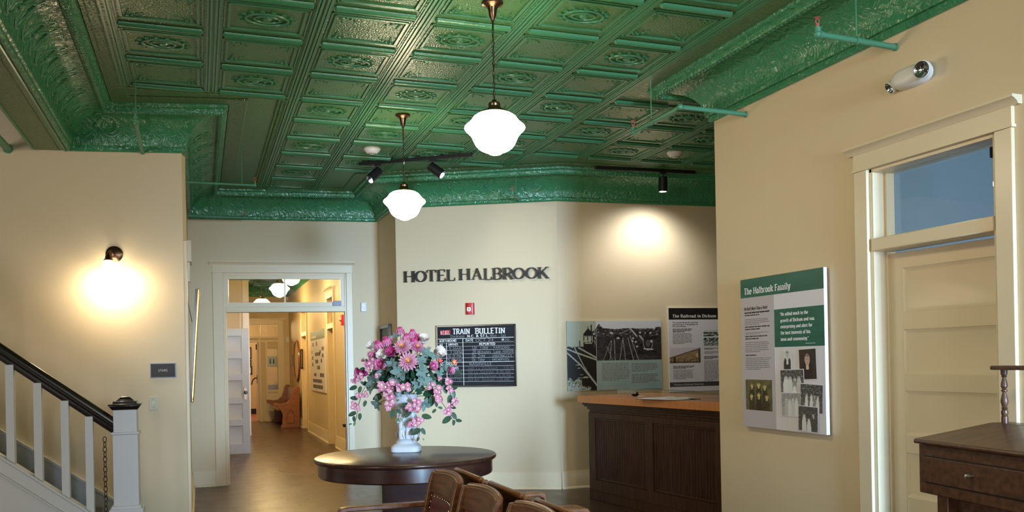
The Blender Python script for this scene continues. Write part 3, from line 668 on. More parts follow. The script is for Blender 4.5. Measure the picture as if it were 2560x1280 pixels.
def picture(name, parent, x0, x1, z0, z1, fn, nu, nv, y=-.0012, rot=0, m='print', dy=.001):
    """a printed photograph: colour per vertex from fn(u, v) -> (r, g, b), u right, v up"""
    vs = []; cols = []; cx_, cz_ = (x0+x1)/2, (z0+z1)/2; w_, h_ = (x1-x0)/2, (z1-z0)/2
    for j in range(nv+1):
        for i in range(nu+1):
            u, v = i/nu, j/nv; a, b = (2*u-1)*w_, (2*v-1)*h_
            vs.append((cx_+a*cos(rot)-b*sin(rot), y, cz_+a*sin(rot)+b*cos(rot))); cols.append(fn(u, v))
    k = len(vs); w = nu+1
    fs = [(j*w+i, j*w+i+1, (j+1)*w+i+1, (j+1)*w+i) for j in range(nv) for i in range(nu)]
    # a thin backing so that the print has thickness
    c = [vs[0], vs[nu], vs[-1], vs[nv*w]]; vs += c+[(p[0], y+dy, p[2]) for p in c]; cols += [(.6, .6, .6)]*8
    for a in range(4): b = (a+1) % 4; fs.append((k+a, k+b, k+4+b, k+4+a))
    fs.append((k+4, k+5, k+6, k+7))
    me = bpy.data.meshes.new(name); me.from_pydata(vs, [], fs); me.materials.append(M[m])
    at = me.color_attributes.new('print', 'FLOAT_COLOR', 'POINT')
    at.data.foreach_set('color', [q for c in cols for q in (c[0], c[1], c[2], 1)])
    o = bpy.data.objects.new(name, me); COL.objects.link(o)
    if parent is not None: o.parent = parent
    return o
def nz(x, y, s=0): return noise.noise(Vector((x, y, s)))
def g3(v): v = max(0, min(1, v)); return (v, v, v)
# ---------------------------------------------------------------- the hotel name, letter by letter
rows = [('H',172,352,388,217),('O',343,515,383,207),('T',510,655,374,203),('E',658,790,368,198),('L',797,925,362,194),
        ('H',972,1157,355,184),('A',1160,1325,349,178),('L',1335,1455,347,176),('B',1460,1605,344,174),('R',1612,1775,343,170),('O',1762,1940,340,160),('O',1948,2128,335,157),('K',2120,2290,330,155)]
names = ['first letter, H, of the word HOTEL','second letter, O, of the word HOTEL','third letter, T, of the word HOTEL','fourth letter, E, of the word HOTEL','last letter, L, of the word HOTEL',
  'first letter, H, of the word HALBROOK','second letter, A, of the word HALBROOK','third letter, L, of the word HALBROOK','fourth letter, B, of the word HALBROOK','fifth letter, R, of the word HALBROOK','first of the two O letters in HALBROOK','second of the two O letters in HALBROOK','last letter, K, of the word HALBROOK']
for (ch, a, b, yb, yt), nm in zip(rows, names):
    pa = 980+a/5.818; pb = 980+b/5.818; zb = 640+yb/5.818; zt = 640+yt/5.818
    xa_, z0_ = wH.at((pa), zb); xb_, _ = wH.at(pb, zb); _, z1_ = wH.at((pa+pb)/2, zt); h = .126
    mb = MB(); wd, st, se = GL[ch]
    lo, hi = {'H': (-.02,.82), 'O': (0,.8), 'T': (.0,.7), 'E': (-.04,.62), 'L': (-.02,.60), 'A': (-.08,.86), 'B': (-.04,.66), 'R': (-.02,.74), 'K': (-.02,.80)}[ch]
    kx = (xb_-xa_)/(hi-lo); cxm = xa_-lo*kx
    fx = lambda gx: cxm+gx*kx-(xa_+xb_)/2
    fz = lambda gz: gz*h
    for i, p in enumerate(st):
        cl = ch == 'O'; ww = .17 if not cl else .165; cn = .42
        if ch == 'A': ww = (.075, .18, .07)[i]; cn = 1
        if ch == 'K': ww = (.17, .08, .18)[i]; cn = 1
        if ch == 'R' and i == 1: ww, cn = .19, 1
        if cl: p = arc(.40, .5, .33, .46, 0, 360, 28)
        stroke(mb, p, ww, -.034, -.014, fx, fz, cn, cl)
    for (sx, sy) in se:
        hw = .13 if ch != 'A' else .12; t = .055; zb_ = 0 if sy == 0 else 1-t
        mb.prism([(fx(sx-hw), fz(zb_)), (fx(sx+hw), fz(zb_)), (fx(sx+hw), fz(zb_+t)), (fx(sx-hw), fz(zb_+t))], -.0345, -.0138, 'y')
    if ch == 'T':
        for sx in (.05, .65): mb.prism([(fx(sx-.035), fz(.80)), (fx(sx+.035), fz(.80)), (fx(sx+.02), fz(1)), (fx(sx-.02), fz(1))], -.0345, -.0138, 'y')
    if ch in 'EL':
        mb.prism([(fx(.54), fz(0)), (fx(.61), fz(0)), (fx(.60), fz(.25)), (fx(.57), fz(.25))], -.0345, -.0138, 'y')
    if ch == 'E': mb.prism([(fx(.53), fz(.80)), (fx(.58), fz(.80)), (fx(.58), fz(1)), (fx(.53), fz(1))], -.0345, -.0138, 'y')
    for k in (.25, .75): q = fx(se[0][0]) if se else fx(.08); mb.tube([(q, -.016, fz(k)), (q, .001, fz(k))], .003, 6)
    o = mb.obj('sign_letter', 'black', smooth=0)
    tag(o, 'raised black serif wall letter, '+nm, 'letter', 'raised letters spelling the hotel name', wH.pt((xa_+xb_)/2, 0, z0_), wH.rz)
# ---------------------------------------------------------------- fire alarm on the sign wall
def fire_alarm(w, px, py, label, wd=.095, hh=.13):
    x, z = w.at(px, py); t = thing('fire_alarm', label, 'fire alarm', w.pt(x, 0, z), w.rz)
    mb = MB(); mb.box((-wd/2, -.022, -hh/2), (wd/2, 0, hh/2)); mb.prism([(-wd/2, -.022), (-wd/2, -.028)]+[(wd/2*sin(radians(a)), -.028-.016*cos(radians(a))) for a in range(-80, 81, 20)]+[(wd/2, -.022)], -hh/2, hh/2, 'z')
    mb.obj('housing', 'red', t, bev=.003)
    mb = MB(); mb.box((-.028, -.052, -.03), (.012, -.04, .014)); mb.ball((-.008, -.05, -.008), .015, 10); mb.obj('strobe_lens', 'chrome', t, bev=.002)
    mb = MB()
    for k in range(6): mb.box((.022+.0*(k % 2), -.044, -.035+.012*k), (.030, -.036, -.031+.012*k))
    mb.obj('horn_slots', 'paper', t, smooth=0); MB().box((-.01, -.046, -.045), (-.005, -.04, -.034)).obj('indicator', 'plastic', t, smooth=0)
    return t
fire_alarm(wH, 1176, 772, 'red fire alarm with clear strobe on the wall below the hotel name')
# ---------------------------------------------------------------- train bulletin chalkboard
def BL(px, py): return wH.at(1060+px/6.738, 790+py/6.738, -.03)
x0, z1 = BL(200, 165); x1, z0 = BL(1560, 1183); xl, zl = BL(215, 1195); zt2 = BL(1545, 128)[1]; z1 = (z1+zt2)/2; cxb, czb = (x0+x1)/2, (z0+z1)/2
def b2(px, py): x, z = BL(px, py); return x-cxb, z-czb
hw, hh = (x1-x0)/2, (z1-z0)/2
t = thing('bulletin_board', 'black framed chalkboard headed TRAIN BULLETIN, behind the flowers', 'chalkboard', wH.pt(cxb, 0, czb), wH.rz)
mb = MB()
mb.box((-hw, -.034, -hh), (-hw+.02, 0, hh)).box((hw-.02, -.034, -hh), (hw, 0, hh)).box((-hw, -.034, hh-.02), (hw, 0, hh)).box((-hw, -.034, -hh), (hw, 0, -hh+.02)); mb.obj('frame', 'rail', t, bev=.003)
MB().box((-hw+.015, -.024, -hh+.015), (hw-.015, -.005, hh-.015)).obj('slate', 'slate', t, smooth=0)
yb0, yb1 = -.0255, -.024
mb = MB()
def btext(mb, s, ax, ay, bx, by, hpx, w=.13, serif=0, con=1, **k):
    p = b2(ax, ay); q = b2(bx, by); text(mb, s, p[0], q[0], p[1], hpx/6.738/222, w, serif, con, yb0, yb1, slope=(q[1]-p[1])/max(.01, q[0]-p[0]), **k)
btext(mb, 'TRAIN', 480, 308, 772, 302, 90, .19, .34, .75, sp=.04); btext(mb, 'BULLETIN', 862, 298, 1365, 288, 90, .19, .34, .75, sp=.04)
btext(mb, 'N.C. & ST.L.', 725, 357, 1095, 345, 36, .17, .26)
btext(mb, 'NORTHBOUND', 257, 442, 545, 433, 38, .16); btext(mb, 'NO', 260, 505, 315, 503, 34, .16); btext(mb, 'ARRIVES', 407, 500, 570, 496, 34, .17); btext(mb, 'DATE', 700, 430, 830, 426, 36, .17)
btext(mb, 'REPORTED', 930, 490, 1198, 484, 36, .17); btext(mb, '19', 1308, 418, 1345, 416, 36, .2); btext(mb, 'SOUTHBOUND', 270, 838, 552, 832, 38, .17); btext(mb, 'NO', 262, 900, 318, 898, 34, .17); btext(mb, 'ARRIVES', 417, 897, 580, 893, 34, .17)
mb.split('painted_lettering', 'textw', t, [0]+mb.marks[1:])
mb = MB()
def bline(ax, ay, bx, by, wd):
    p, q = b2(ax, ay), b2(bx, by)
    if abs(ax-bx) > abs(ay-by): mb.prism([(p[0], p[1]-wd/2), (q[0], q[1]-wd/2), (q[0], q[1]+wd/2), (p[0], p[1]+wd/2)], yb0, yb1, 'y')
    else: mb.prism([(p[0]-wd/2, p[1]), (p[0]+wd/2, p[1]), (q[0]+wd/2, q[1]), (q[0]-wd/2, q[1])], yb0, yb1, 'y')
bline(222, 390, 1510, 355, .0055); bline(225, 785, 1518, 762, .0055); bline(652, 378, 670, 1172, .006); bline(376, 455, 388, 1090, .006)
for ya, yb in ((458, 430), (520, 492), (582, 558), (645, 625), (712, 690), (852, 832), (918, 902), (980, 966), (1048, 1030), (1110, 1095)): bline(225, ya, 1515, yb, .0022)
mb.obj('painted_rules', 'textw', t, smooth=0)
mb = MB()
for s, ax, ay, bx, by, h in (('Dickson', 445, 366, 680, 360, 46), ('Mon - Sat', 1112, 352, 1378, 345, 44), ('OCT 24', 868, 432, 1168, 424, 46), ('20', 1352, 420, 1436, 418, 40), ('5 26AM', 425, 568, 630, 564, 42), ('7 20PM', 440, 636, 640, 632, 42), ('10 21 PM', 405, 698, 628, 695, 40), ('5 01 AM', 405, 766, 634, 762, 42),
    ('On  Time', 812, 560, 1080, 554, 54), ('- PARSONS', 1115, 550, 1440, 545, 38), ('20 Minutes  Late', 812, 630, 1290, 624, 50), ('-HARDIN', 1310, 614, 1508, 608, 38), ('On  Time', 808, 694, 1030, 690, 50), ('- UNIONCITY', 1095, 690, 1484, 686, 42), ('On  Time', 808, 760, 1020, 756, 50), ('- MEMPHIS', 1095, 755, 1432, 748, 40), ('NASHVILLE', 760, 832, 1144, 826, 44), ('41', 262, 572, 312, 570, 40), ('17', 265, 640, 310, 638, 40), ('3', 270, 702, 305, 700, 40), ('1', 278, 770, 300, 768, 40)):
    btext(mb, s, ax, ay, bx, by, h, .085)
mb.split('chalk_writing', 'chalk', t, [0]+mb.marks[1:])
mb = MB()
for s, ax, ay, bx, by, h in (('160 Lv Dickson', 740, 905, 1240, 896, 44), ('5 55 AM', 1340, 890, 1512, 886, 40), ('161 Lv  Dickson  8 45 AM', 742, 968, 1455, 958, 46), ('162 Arrive Dickson  5 35 PM', 742, 1034, 1465, 1024, 44), ('164 Arr  Dickson  1 15 AM', 742, 1096, 1437, 1086, 44), ('5 55AM', 450, 972, 635, 968, 40), ('12 35PM', 430, 1034, 640, 1028, 40), ('7 27 PM', 440, 1095, 630, 1090, 40)):
    btext(mb, s, ax, ay, bx, by, h, .08)
mb.split('faded_chalk_writing', 'chalkdim', t, [0]+mb.marks[1:])
p = b2(272, 320); q = b2(440, 238)
mb = MB(); mb.prism([(p[0], p[1]), (q[0], p[1]+.003), (q[0]-.002, (p[1]+q[1])/2), (q[0], q[1]), (p[0], q[1]-.002), (p[0]+.002, (p[1]+q[1])/2)], yb0, yb1, 'y'); bd = mb.obj('railway_badge', 'red', t, smooth=0)
mb = MB(); text(mb, "N.C.&S'L.", p[0]+.004, q[0]-.003, p[1]+.003, (q[1]-p[1])*.8, .12, 0, 1, yb0-.0006, yb0); mb.obj('badge_lettering', 'textw', bd, smooth=0)
# ---------------------------------------------------------------- railroad panels on the recess wall
def Z4(px, py): return 1400+px/4.924, 750+py/4.924
def panel(name, label, w, quad, off, m, thick=.02):
    """quad = pixel TL, TR, BL, BR on the panel face; returns (thing, local-mapper, half sizes)"""
    c = [w.at(*p, off) for p in quad]; x0 = (c[0][0]+c[2][0])/2; x1 = (c[1][0]+c[3][0])/2; z1 = (c[0][1]+c[1][1])/2; z0 = (c[2][1]+c[3][1])/2
    cx_, cz_ = (x0+x1)/2, (z0+z1)/2; t = thing(name, label, 'display panel', w.pt(cx_, 0, cz_), w.rz)
    hw, hh = (x1-x0)/2, (z1-z0)/2
    mb = MB(); mb.box((-hw, off, -hh), (hw, off+thick, hh)); mb.box((-hw*.6, off+thick, -hh*.6), (hw*.6, -.002, hh*.6)); mb.obj('board', m, t, smooth=0)
    def loc(px, py): x, z = w.at(px, py, off); return x-cx_, z-cz_
    return t, loc, hw, hh
rr_ = random.Random(11)
OFF = -.022
t, loc, hw, hh = panel('railroad_photo_panel', 'wide panel of railroad yard photographs over pale blue text, on wall behind the counter', wG, [Z4(80, 262), Z4(1245, 250), Z4(98, 1090), Z4(1255, 1120)], OFF, 'pblue')
def L4(px, py): return loc(*Z4(px, py))
xm_, _ = L4(450, 600)
def seg(u, v, ax, ay, bx, by):
    dx, dy = bx-ax, by-ay; k = max(0, min(1, ((u-ax)*dx+(v-ay)*dy)/(dx*dx+dy*dy))); return sqrt((u-ax-k*dx)**2+(v-ay-k*dy)**2)
def tower_art(u, v):
    sage = (.42, .47, .38); k = (.012, .012, .012)
    hor = .635+.03*nz(u*9, 3)-.02*u
    if v > hor:
        if .56 < u < .93 and v < .75+.02: 
            if v > .70 and (int(u*26) % 3): return sage if v < .79 and .6 < u < .88 else k
            if v < .70: return k if not (.60 < u < .86 and .675 < v < .69) else sage
        if .56 < u < .90 and .79 <= v < .81+.09*(1-abs(u-.73)/.17): return k
        if .57 < u < .88 and .72 < v < .80: return k if int(u*30) % 2 else sage
        if abs(u-.725) < .01 and v < .93: return k
        if abs(u-.84) < .02 and v < .95-.3*abs(u-.84): return k
        if u > .86 and v < .88+.05*nz(u*12, v*12): return k if nz(u*30, v*30) > -.1 else sage
        if .42 < u < .45 and v < .72: return k
        return sage
    for (a, b, c, d, w) in ((.0, .545, .45, .37, .010), (.45, .37, 1.0, .07, .012), (.25, .62, .62, .30, .009), (.62, .30, .98, .09, .012), (.23, .56, 1, .44, .010), (.38, .62, 1, .47, .010), (0, .6, .3, .55, .008)):
        if seg(u, v, a, b, c, d) < w: return (.5, .54, .47)
    if v < .40 and .28 < u < .62+.3*(.3-v)+.05 and nz(u*4, v*46) > .12+.7*(v-.05)*.3 and (v*22) % 1 < .42: return sage
    if v < .16+.05*nz(u*7, 1) and u < .5 and nz(u*40, v*40) > -.15: return sage
    if v < .05: return sage if nz(u*12, v*60) > -.2 and u < .8 else k
    if u > .84-.2*v and v > .66: return k
    return k
a0 = L4(82, 262); a1 = L4(100, 1088)
picture('tower_print', t, -hw, xm_-.004, -hh, hh, tower_art, 90, 130, OFF-.0012)
def yard_art(u, v):
    sky = .62+.1*v
    hor = .80+.025*nz(u*5, 1)+(.12*max(0, 1-abs(u-.04)/.06))+(.04 if u > .91 else 0)
    if v > hor+.01*nz(u*40, 2): return (sky*.88, sky*.93, sky)
    b = .035+.03*nz(u*8, v*8)+.03*nz(u*30, v*22)
    if v > .6 and nz(u*22, v*40, 5) > .35: b += .25
    if seg(u, v, .52, .80, .62, .60) < .012 or seg(u, v, .66, .62, .76, .42) < .012: b = .5
    if seg(u, v, .36, .67, .52, .79) < .008: b = .3
    for (a, c_, d, e, w) in ((.48, .56, .56, 0, .0035), (.51, .62, .64, 0, .0035), (.40, .52, .35, 0, .003), (.40, .58, .44, 0, .003), (.23, .5, .20, 0, .003), (.27, .55, .28, 0, .003), (.16, .35, .24, 0, .002), (.22, .5, .10, .0, .002)):
        if seg(u, v, a, c_, d, e) < w: b = .55
    dx, dy = (u-.79)/.075, (v-.42)/.19; r = sqrt(dx*dx+dy*dy)
    if r < 1: b = .02 if r < .86 or dy > .3 else .35
    if abs(v-.27+.12*(u-.79)) < .016 and .72 < u < .87: b = .6
    if r < .5: b = .10
    if (u-.845)**2*3+(v-.47)**2 < .0012: b = .6
    if (u-.33)**2+((v-.55)*.7)**2 < .0006 and v > .54: b = .55
    for (pu, pv) in ((.56, .55), (.60, .46), (.62, .34), (.55, .48), (.67, .69), (.83, .68), (.24, .68), (.22, .7)):
        if (u-pu)**2*2+(v-pv)**2 < .0005: b = .6
    return (b, b*.97, b*1.02)
q0 = L4(455, 745); q1 = L4(1243, 255)
picture('rail_yard_print', t, xm_, hw, q0[1], hh, yard_art, 230, 120, OFF-.0012)
mb = MB()
p, q = L4(520, 1000), L4(862, 765); greek(mb, p[0], q[0], p[1], q[1], 12, rr_, .42, .1, OFF-.0008, OFF); p, q = L4(885, 885), L4(1212, 768); greek(mb, p[0], q[0], p[1], q[1], 6, rr_, .42, .1, OFF-.0008, OFF); p, q = L4(885, 1025), L4(1215, 900); greek(mb, p[0], q[0], p[1], q[1], 7, rr_, .42, .1, OFF-.0008, OFF)
mb.split('body_text', 'ptextg', t, [0]+mb.marks[1:])
mb = MB(); p, q = L4(505, 1080), L4(508, 765); mb.box((p[0]-.001, OFF-.0008, -hh), (p[0]+.001, OFF, q[1]))
p, q = L4(525, 1100), L4(860, 1072); greek(mb, p[0], q[0], p[1], q[1], 1, rr_, .7, 0, OFF-.0008, OFF); p, q = L4(895, 1108), L4(1090, 1075); greek(mb, p[0], q[0], p[1], q[1], 1, rr_, .7, 0, OFF-.0008, OFF)
mb.split('footer_marks', 'pgrey', t, [0]+mb.marks[1:])
mb = MB(); mb.box((xm_-.004, OFF-.002, -hh), (xm_, OFF, hh)); mb.obj('dividing_strip', 'paper', t, smooth=0)
# second panel runs on behind the right wall
t, loc, hw, hh = panel('railroad_history_panel', 'white panel titled The Railroad in Dickson, partly cut off by the right wall', wG, [Z4(1337, 100), Z4(2100, 96), Z4(1352, 1120), Z4(2115, 1120)], OFF, 'paper')
p = L4(1352, 240); MB().box((-hw, OFF-.001, p[1]), (hw, OFF, hh)).obj('header_band', 'pblack', t, smooth=0)
p, q = L4(1383, 216), L4(1922, 212); mb = MB(); text(mb, 'The Railroad in Dickson', p[0], q[0], p[1], .034, .16, .30, .7, OFF-.002, OFF-.001, sp=.05); mb.obj('title_text', 'textw', t, smooth=0)
p, q = L4(1350, 1070), L4(1352, 1015); MB().box((-hw, OFF-.001, p[1]), (hw, OFF, q[1])).obj('timeline_band', 'pdark', t, smooth=0)
p, q = L4(1400, 1055), L4(1768, 1040); mb = MB(); text(mb, 'Timeline of Railroad Ownership', p[0], q[0], p[1], .022, .15, .28, .8, OFF-.002, OFF-.001, sp=.04); mb.obj('timeline_text', 'pgrey', t, smooth=0)
mb = MB()
for s, ax, ay, bx in (('The railroad may be the single most', 1384, 285, 1700), ('significant point of development for', 1384, 310, 1698), ('the city of Dickson.', 1384, 333, 1555)): p, q = L4(ax, ay), L4(bx, ay); text(mb, s, p[0], q[0], p[1], .016, .15, 0, 1, OFF-.0008, OFF)
p, q = L4(1388, 400), L4(1640, 350); greek(mb, p[0], q[0], p[1], q[1], 3, rr_, .5, .1, OFF-.0008, OFF); p, q = L4(1395, 850), L4(1660, 805); greek(mb, p[0], q[0], p[1], q[1], 3, rr_, .5, .1, OFF-.0008, OFF); p, q = L4(1775, 610), L4(1960, 585); greek(mb, p[0], q[0], p[1], q[1], 2, rr_, .5, .1, OFF-.0008, OFF); p, q = L4(1775, 730), L4(1960, 685); greek(mb, p[0], q[0], p[1], q[1], 3, rr_, .5, .1, OFF-.0008, OFF)
mb.split('lead_text', 'ptext', t, [0]+mb.marks[1:])
mb = MB()
for a, b, c, d, n in ((1390, 545, 1630, 405, 9), (1398, 980, 1645, 855, 8), (1778, 665, 1960, 625, 3), (1778, 1000, 1960, 740, 16)): p, q = L4(a, b), L4(c, d); greek(mb, p[0], q[0], p[1], q[1], n, rr_, .4, .1, OFF-.0008, OFF)
mb.split('body_text', 'ptextg', t, [0]+mb.marks[1:])
p, q = L4(1756, 1110), L4(2110, 350); MB().box((p[0], OFF-.0006, p[1]), (hw, OFF, q[1])).obj('side_column', 'pgrey', t, smooth=0) if False else None
def barn(u, v):
    top = .35+.62*u
    if v > top: return (.62, .58, .62)
    if v > top-.07: return (.12, .08, .05)
    b = .5+.2*nz(u*7, v*7)+.25*nz(u*20, v*12)
    if .86 < u < .93 and .35 < v < .62: b = 1
    if .12 < u < .2 and v < .5: b *= .3
    if u > .93 or v < .08: b *= .3
    if v < .35 and nz(u*26, 2) > .25 and v < .3+.1*nz(u*30, 4): b *= .35
    return (b*.62, b*.44, b*.24)
p, q = L4(1350, 776), L4(1726, 582); picture('barn_print', t, p[0], q[0], p[1], q[1], barn, 80, 44, OFF-.0014)
def crowd(u, v):
    b = .05 if nz(u*9, v*9) > -.1 else .5
    if v > .85: b = .62
    if abs(v-.55) < .035: b = .8
    if v < .35: b = .7 if nz(u*26, v*18) > .05 else .04
    return (b*.9, b, b*.95)
p, q = L4(1768, 562), L4(2060, 366); picture('crowd_print', t, p[0], q[0], p[1], q[1], crowd, 60, 40, OFF-.0014)
# ---------------------------------------------------------------- the family panel on the right wall
def Z5(px, py): return 1830+px/2.844, 650+py/2.844
POFF = -.042
t, loc, hw, hh = panel('family_history_panel', 'tall white panel titled The Halbrook Family with green header on the right wall', wI, [Z5(58, 143), Z5(650, 52), Z5(83, 1186), Z5(672, 1238)], POFF, 'paper', .026)
def L5(px, py): return loc(*Z5(px, py))
def band(name, m, a, b, parent=None, y=.001): p, q = L5(*a), L5(*b); return MB().box((p[0], POFF-y, p[1]), (q[0], POFF, q[1])).obj(name, m, parent or t, smooth=0)
zz = L5(61, 275)[1]; MB().box((-hw, POFF-.001, zz), (hw, POFF, hh)).obj('header_band', 'pgreen', t, smooth=0)
xg = L5(305, 600)[0]; MB().box((-hw, POFF-.0006, -hh), (xg, POFF, zz)).obj('grey_column', 'pgrey', t, smooth=0)
qz0 = L5(311, 620)[1]; qz1 = L5(305, 353)[1]; MB().box((xg, POFF-.001, qz0), (hw, POFF, qz1)).obj('quote_block', 'pgreen', t, smooth=0)
p, q = L5(87, 248), L5(415, 215); mb = MB(); text(mb, 'The Halbrook Family', p[0], q[0], p[1], .042, .17, .32, .7, POFF-.002, POFF-.001, sp=.05); mb.obj('title_text', 'textw', t, smooth=0)
mb = MB()
for s, ax, ay, bx, by in (('\u201cHe added much to the', 342, 398, 541, 380), ('growth of Dickson and was', 345, 443, 586, 424), ('enterprising and alert for', 346, 487, 572, 470), ('the best interests of his', 347, 531, 557, 517), ('town and community.\u201d', 348, 576, 546, 565)):
    p, q = L5(ax, ay), L5(bx, by); text(mb, s, p[0], q[0], (p[1]+q[1])/2, .021, .18, .30, .75, POFF-.002, POFF-.001, sp=.05)
p, q = L5(525, 596), L5(640, 584); greek(mb, p[0], q[0], p[1], q[1], 1, rr_, .4, 0, POFF-.002, POFF-.001)
mb.split('quote_text', 'textw', t, [0]+mb.marks[1:])
mb = MB(); p, q = L5(88, 362), L5(252, 344); text(mb, 'He Built More Than a Hotel', p[0], q[0], (p[1]+q[1])/2, .022, .12, 0, 1, POFF-.002, POFF-.0005)
p, q = L5(88, 378), L5(270, 357); mb.box((p[0], POFF-.002, p[1]), (q[0], POFF, p[1]+.003))
for a, b, c, d, n in ((92, 406, 265, 373, 2), (95, 505, 272, 474, 2), (97, 572, 252, 544, 2), (100, 688, 226, 676, 1)): p, q = L5(a, b), L5(c, d); greek(mb, p[0], q[0], p[1], (q[1]+p[1])/2+.012*n, n, rr_, .45, .05, POFF-.002, POFF-.0005)
mb.split('heading_text', 'ptext', t, [0]+mb.marks[1:])
mb = MB()
for a, b, c, d, n in ((93, 468, 268, 406, 4), (96, 535, 272, 505, 2), (98, 662, 270, 575, 6), (102, 783, 278, 690, 7)): p, q = L5(a, b), L5(c, d); greek(mb, p[0], q[0], p[1], q[1], n, rr_, .4, .1, POFF-.002, POFF-.0005)
mb.split('body_text', 'ptextg', t, [0]+mb.marks[1:])
def people(spec, bgf, tone=(1, 1, 1)):
    """spec: (cx, head z, head r, coat grey, face grey)"""
    def fn(u, v):
        b = bgf(u, v)
        for (cx_, hz, r, coat, face) in spec:
            dx = (u-cx_); 
            if v < hz-r*.6 and abs(dx) < r*1.9*min(1, .55+(hz-v)*1.6): b = coat+.05*nz(u*20, v*20)
            if abs(dx) < r*.5 and hz-2.2*r < v < hz-r*.8: b = .75 if coat < .3 else b
            if (dx/r)**2+((v-hz)/(r*1.35))**2 < 1: b = face if v < hz+r*.6 else face*.45
            if (dx/(r*.5))**2+((v-hz-.1*r)/(r*.12))**2 < 1: b = face*.55
        return (b*tone[0], b*tone[1], b*tone[2])
    return fn
def photo(name, c0, c1, fn, rot=0, nu=44, nv=54, border=True):
    p, q = L5(*c0), L5(*c1); x0, x1 = sorted((p[0], q[0])); z0, z1 = sorted((p[1], q[1])); y = POFF-.002-.0007*photo.n; photo.n += 1
    if border:
        cx_, cz_ = (x0+x1)/2, (z0+z1)/2; mb = MB(); mb.T = Matrix.Translation((cx_, 0, cz_)) @ Matrix.Rotation(-rot, 4, 'Y'); b = .005
        mb.box((-(x1-x0)/2-b, y+.0003, -(z1-z0)/2-b), ((x1-x0)/2+b, y+.0006, (z1-z0)/2+b)); f = mb.obj('print_border', 'paper', t, smooth=0)
    return picture(name, t, x0, x1, z0, z1, fn, nu, nv, y, rot, dy=.0004)
photo.n = 0
leafy = lambda u, v: .06+.45*max(0, nz(u*16, v*16, 3)) if v > .45 else .1+.2*max(0, nz(u*10, v*8))
photo('group_portrait', (103, 1062), (286, 853), people([(.24, .80, .055, .05, .75), (.50, .83, .055, .05, .8), (.73, .77, .055, .05, .75), (.22, .45, .055, .06, .75), (.5, .50, .06, .03, .85), (.80, .44, .055, .06, .75)], lambda u, v: .22+.1*nz(u*5, v*5)-.15*abs(u-.5), (.72, .62, .25)), border=False)
photo('oval_portrait', (368, 785), (430, 645), people([(.45, .74, .2, .03, .6)], lambda u, v: .66, (1, 1, 1)), border=False, nu=24)
photo('portrait_of_man', (484, 846), (600, 632), people([(.48, .66, .15, .015, .55)], lambda u, v: .035, (1, .72, .6)), .035)
photo('family_snapshot', (352, 944), (512, 782), people([(.24, .68, .07, .75, .6), (.42, .66, .06, .7, .6), (.62, .60, .055, .3, .6), (.80, .66, .06, .6, .55), (.60, .30, .05, .8, .7)], leafy), .02)
photo('dresses_snapshot', (360, 1104), (492, 950), people([(.25, .74, .05, .5, .6), (.42, .72, .05, .7, .6), (.60, .76, .05, .6, .6), (.78, .76, .05, .75, .65)], lambda u, v: .3+.3*max(0, nz(u*14, v*14)) if v > .4 else .4), .01)
photo('garden_snapshot', (494, 1078), (648, 888), people([(.28, .60, .04, .75, .6), (.50, .62, .04, .75, .6), (.64, .58, .04, .3, .55), (.78, .56, .04, .7, .6)], leafy), -.035)
photo('steps_snapshot', (480, 1210), (614, 1048), people([(.3, .62, .06, .7, .6), (.55, .45, .06, .75, .7), (.78, .66, .06, .08, .5)], lambda u, v: .07+.2*max(0, nz(u*12, v*12))), -.03)
# ---------------------------------------------------------------- emergency light on the right wall
x, z = wI.at(2288, 193); t = thing('emergency_light', 'white twin-head emergency light high on the right wall above the door', 'emergency light', wI.pt(x, 0, z), wI.rz)
mb = MB(); n = 20; vs = []
for k, (d, s) in enumerate(((0, 1), (-.03, 1), (-.055, .93), (-.075, .78), (-.085, .5))):
    for i in range(n):
        a = 2*pi*i/n; ex = .6
        vs.append((.125*s*abs(cos(a))**ex*(1 if cos(a) >= 0 else -1), d, .055*s*abs(sin(a))**(.9)*(1 if sin(a) >= 0 else -1)))
mb.add(vs, [(k*n+i, k*n+(i+1) % n, (k+1)*n+(i+1) % n, (k+1)*n+i) for k in range(4) for i in range(n)]+[tuple(range(4*n, 5*n))]); mb.obj('housing', 'plastic', t)
def lamphead(px, py, tgt, r, ox, oy):
    h = MB(); h.lathe([(r*.55, .0), (r*.95, .02), (r, .045), (r*.93, .047)], n=20, cap=False); o = h.obj('lamp_head', 'plastic', t)
    o.location = (ox, oy, 0); o.rotation_euler = Vector(tgt).to_track_quat('Z', 'Y').to_euler()
    h2 = MB(); h2.lathe([(.004, .018), (r*.35, .02), (r*.7, .03), (r*.92, .046), (r*.9, .0465), (r*.66, .034), (r*.3, .026), (.004, .025)], n=20, cap=False); h2.ball((0, 0, .03), r*.2, 8); h2.obj('reflector', 'chrome', o)
    h3 = MB(); h3.lathe([(r*.9, .0462), (r*.9, .0472)], n=20); h3.obj('lens', 'glass', o)
lamphead(0, 0, (.25, -1, -.15), .047, .115, -.040); lamphead(0, 0, (-.25, -.75, -.55), .034, -.118, -.022)
